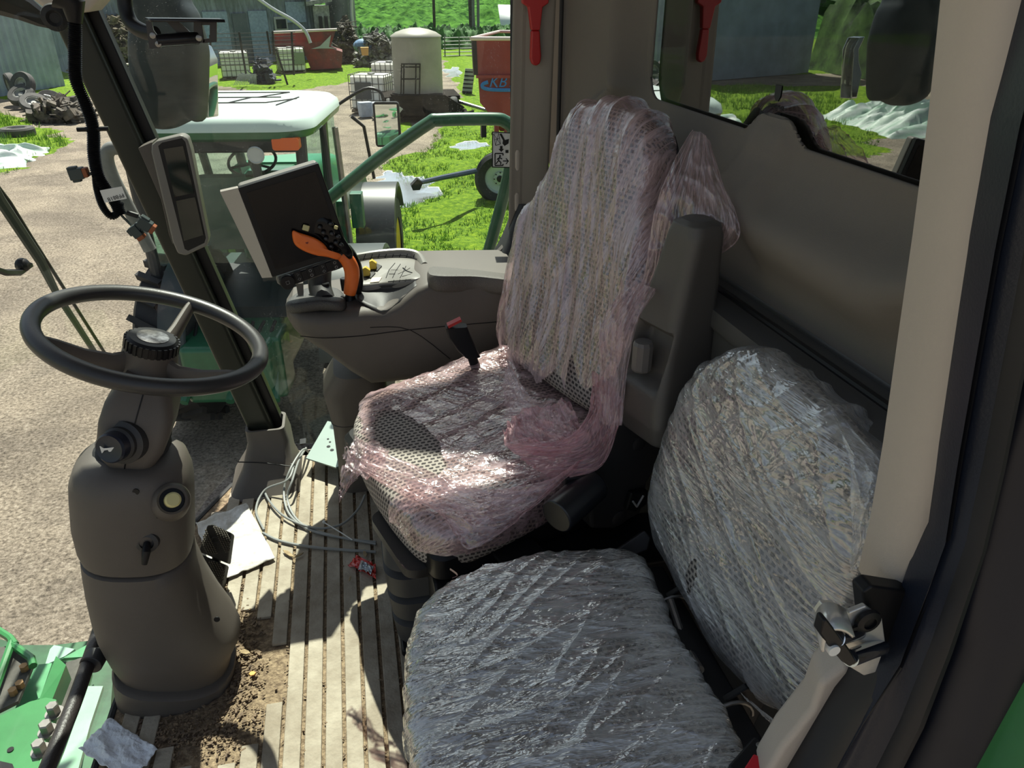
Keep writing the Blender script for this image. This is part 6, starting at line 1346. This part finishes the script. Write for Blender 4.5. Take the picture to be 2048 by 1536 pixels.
tr.location.x += .03; tr.rotation_euler.z = R(-9)
# ================================================================ ON THE OUTSIDE OF THE CAB
gr_ = [(700, 345), (716, 350), (760, 315), (855, 248), (880, 240), (985, 238), (1010, 243), (1026, 258), (1028, 285), (1010, 380), (975, 510), (965, 540)]
m = MB().tube(spline([px(u, v, y=2.62) for u, v in [(655, 400)] + gr_[1:]], 6), .0215, 18)
m.build('hand_rail', GRND, label='thick dark green tube hand rail outside the right window', cat='rail')
MB().tube(spline([px(u, v, y=2.5) for u, v in ((262, 300), (236, 296), (218, 300), (214, 320), (228, 360), (262, 425), (300, 500))], 6), .020, 14).build('grab_rail', mat('worn_grey_paint', (.22, .23, .22), .6, mott=.4), label='grey bent tube grab rail outside, left of the front pillar', cat='rail')
t = thing('outside_mirror', 'big grey outside mirror seen from behind beyond the front pillar', 'mirror', px(352, 250, y=2.6))
mo = [(282, 20), (275, 80), (278, 150), (288, 225), (297, 247), (340, 258), (385, 240), (408, 235), (414, 130), (412, 90), (395, 30), (380, 4), (360, -40), (285, -60)]
m = pillow([px(u, v, y=2.6) for u, v in mo], (-.25, -1, .1), .10, .05, p=4, M=100, K=16); m.build('case', mat('mirror_case_grey', (.040, .050, .058), .5, spec=.3, mott=.25, mscale=12), t, smooth=60)
MB().prism([px(u, v, y=2.74) for u, v in ((384, 90), (400, 120), (398, 150), (388, 180), (400, 236), (416, 236), (414, 120), (400, 92))], (.03, .03, 0)).build('mirror_glass', mat('mirror', ()), t, bevel=.003)
# wiper in front of the windscreen
t = thing('windscreen_wiper', 'long dark wiper arm outside the windscreen at the far left', 'wiper', px(60, 500, x=-1.1))
def wq2(u, v, x_=-1.02): return px(u, v, x=x_)
MB().tube([wq2(-60, 290), wq2(0, 400), wq2(80, 520), wq2(115, 590), wq2(245, 790)], [.014, .016, .016, .012, .009], 8).build('arm', mat('wiper_green_black', (.012, .03, .022), .4), t)
MB().tube([wq2(-60, 300, -1.06), wq2(20, 405, -1.06), wq2(60, 470, -1.06), wq2(130, 580, -1.06), wq2(250, 770, -1.06)], .006, 6).build('blade', BLK, t)
MB().tube([wq2(-20, 535), wq2(10, 545), wq2(40, 545), wq2(60, 530)], .010, 6).build('pivot_link', BLK, t); MB().sph(wq2(45, 530), .022, 10, 8).build('pivot', BLK, t)
# green feeder house below the windscreen
t = thing('feeder_house', 'green painted machine front with bolts below the windscreen', 'machine part', px(60, 1500, z=-.45))
LG = mat('sunlit_green_paint', (.10, .36, .16), .4, mott=.3, mscale=9); PG_ = mat('pale_green_paint', (.32, .55, .40), .4, mott=.2)  # LG: the machine green lightened, sunlight on the strips put into the colour
def gpl(pix, z, name, m_, th=.012, **k): return MB().prism([px(u, v, z=z) for u, v in pix], (0, 0, -th)).build(name, m_, t, **k)
gpl([(-60, 1260), (40, 1290), (110, 1290), (190, 1280), (230, 1300), (200, 1700), (-60, 1700)], -.75, 'lower_body', mat('green_shade_body', (.03, .13, .05), .5, mott=.5), .2)
gpl([(-40, 1452), (0, 1430), (60, 1402), (92, 1394), (112, 1398), (117, 1412), (108, 1440), (92, 1480), (80, 1536), (60, 1640), (-40, 1640)], -.40, 'bolted_plate', GRN, .02, bevel=.003)
gpl([(66, 1330), (104, 1326), (80, 1396), (30, 1418)], -.55, 'shelf_panel', LG)
MB().prism([px(112, 1312, z=-.42), px(132, 1330, z=-.44), px(100, 1410, z=-.44), px(76, 1405, z=-.42)], (.0, 0, -.06)).build('upright_flange', GRN, t)
gpl([(132, 1325), (166, 1314), (150, 1390), (95, 1570), (70, 1570), (112, 1430)], -.50, 'dusty_channel', mat('dusty_dark', (.10, .10, .085), .8, mott=.5, mscale=20))
MB().prism([px(166, 1312, z=-.42), px(172, 1314, z=-.42), px(100, 1560, z=-.42), px(88, 1560, z=-.42)], (0, 0, -.08)).build('channel_edge', LG, t)
gpl([(100, 1298), (108, 1290), (150, 1298), (130, 1312), (90, 1330)], -.70, 'pale_panel', PG_); gpl([(96, 1332), (184, 1284), (190, 1312), (128, 1316)], -.62, 'side_sheet', LG)
gpl([(176, 1372), (206, 1372), (180, 1450), (140, 1600), (90, 1600), (130, 1500)], -.30, 'top_strip', PG_)
gpl([(28, 1290), (62, 1312), (66, 1330), (36, 1402), (-40, 1440), (-40, 1300)], -.48, 'dark_cover', mat('dusty_dark', ()))
for L in ([(26, 1290), (62, 1316), (66, 1332)], [(24, 1284), (8, 1330), (-10, 1380)], [(-20, 1250), (20, 1276), (30, 1290)]): MB().tube([px(u, v, z=-.46) for u, v in L], .012, 8).build('flange_edge', GRN, t)
for u, v in ((103, 1411), (89, 1447), (75, 1486)):
    p = px(u, v, z=-.37); MB().lathe(p - Z * .03, Z, [(.017, 0), (.017, .028), (.014, .032)], 6).build('bolt', DSTEEL, t, smooth=20); MB().lathe(p - Z * .03, Z, [(.024, -.004), (.024, .002)], 20).build('washer', DSTEEL, t)
for u, v in ((28, 1388), (42, 1374), (50, 1340)): p = px(u, v, z=-.48); MB().lathe(p, Z, [(.012, 0), (.012, .02)], 6).build('bolt', mat('rusty_bolt', (.35, .22, .10), .6, metal=.4), t, smooth=20)
MB().lathe(px(21, 1499, z=-.398), Z, [(.008, 0), (.008, .001)], 12).build('hole', BLK, t)
MB().prism([px(-10, 1520, z=-.398), px(25, 1528, z=-.398), px(32, 1545, z=-.398), px(-10, 1560, z=-.398)], (0, 0, .001)).build('slot', BLK, t)
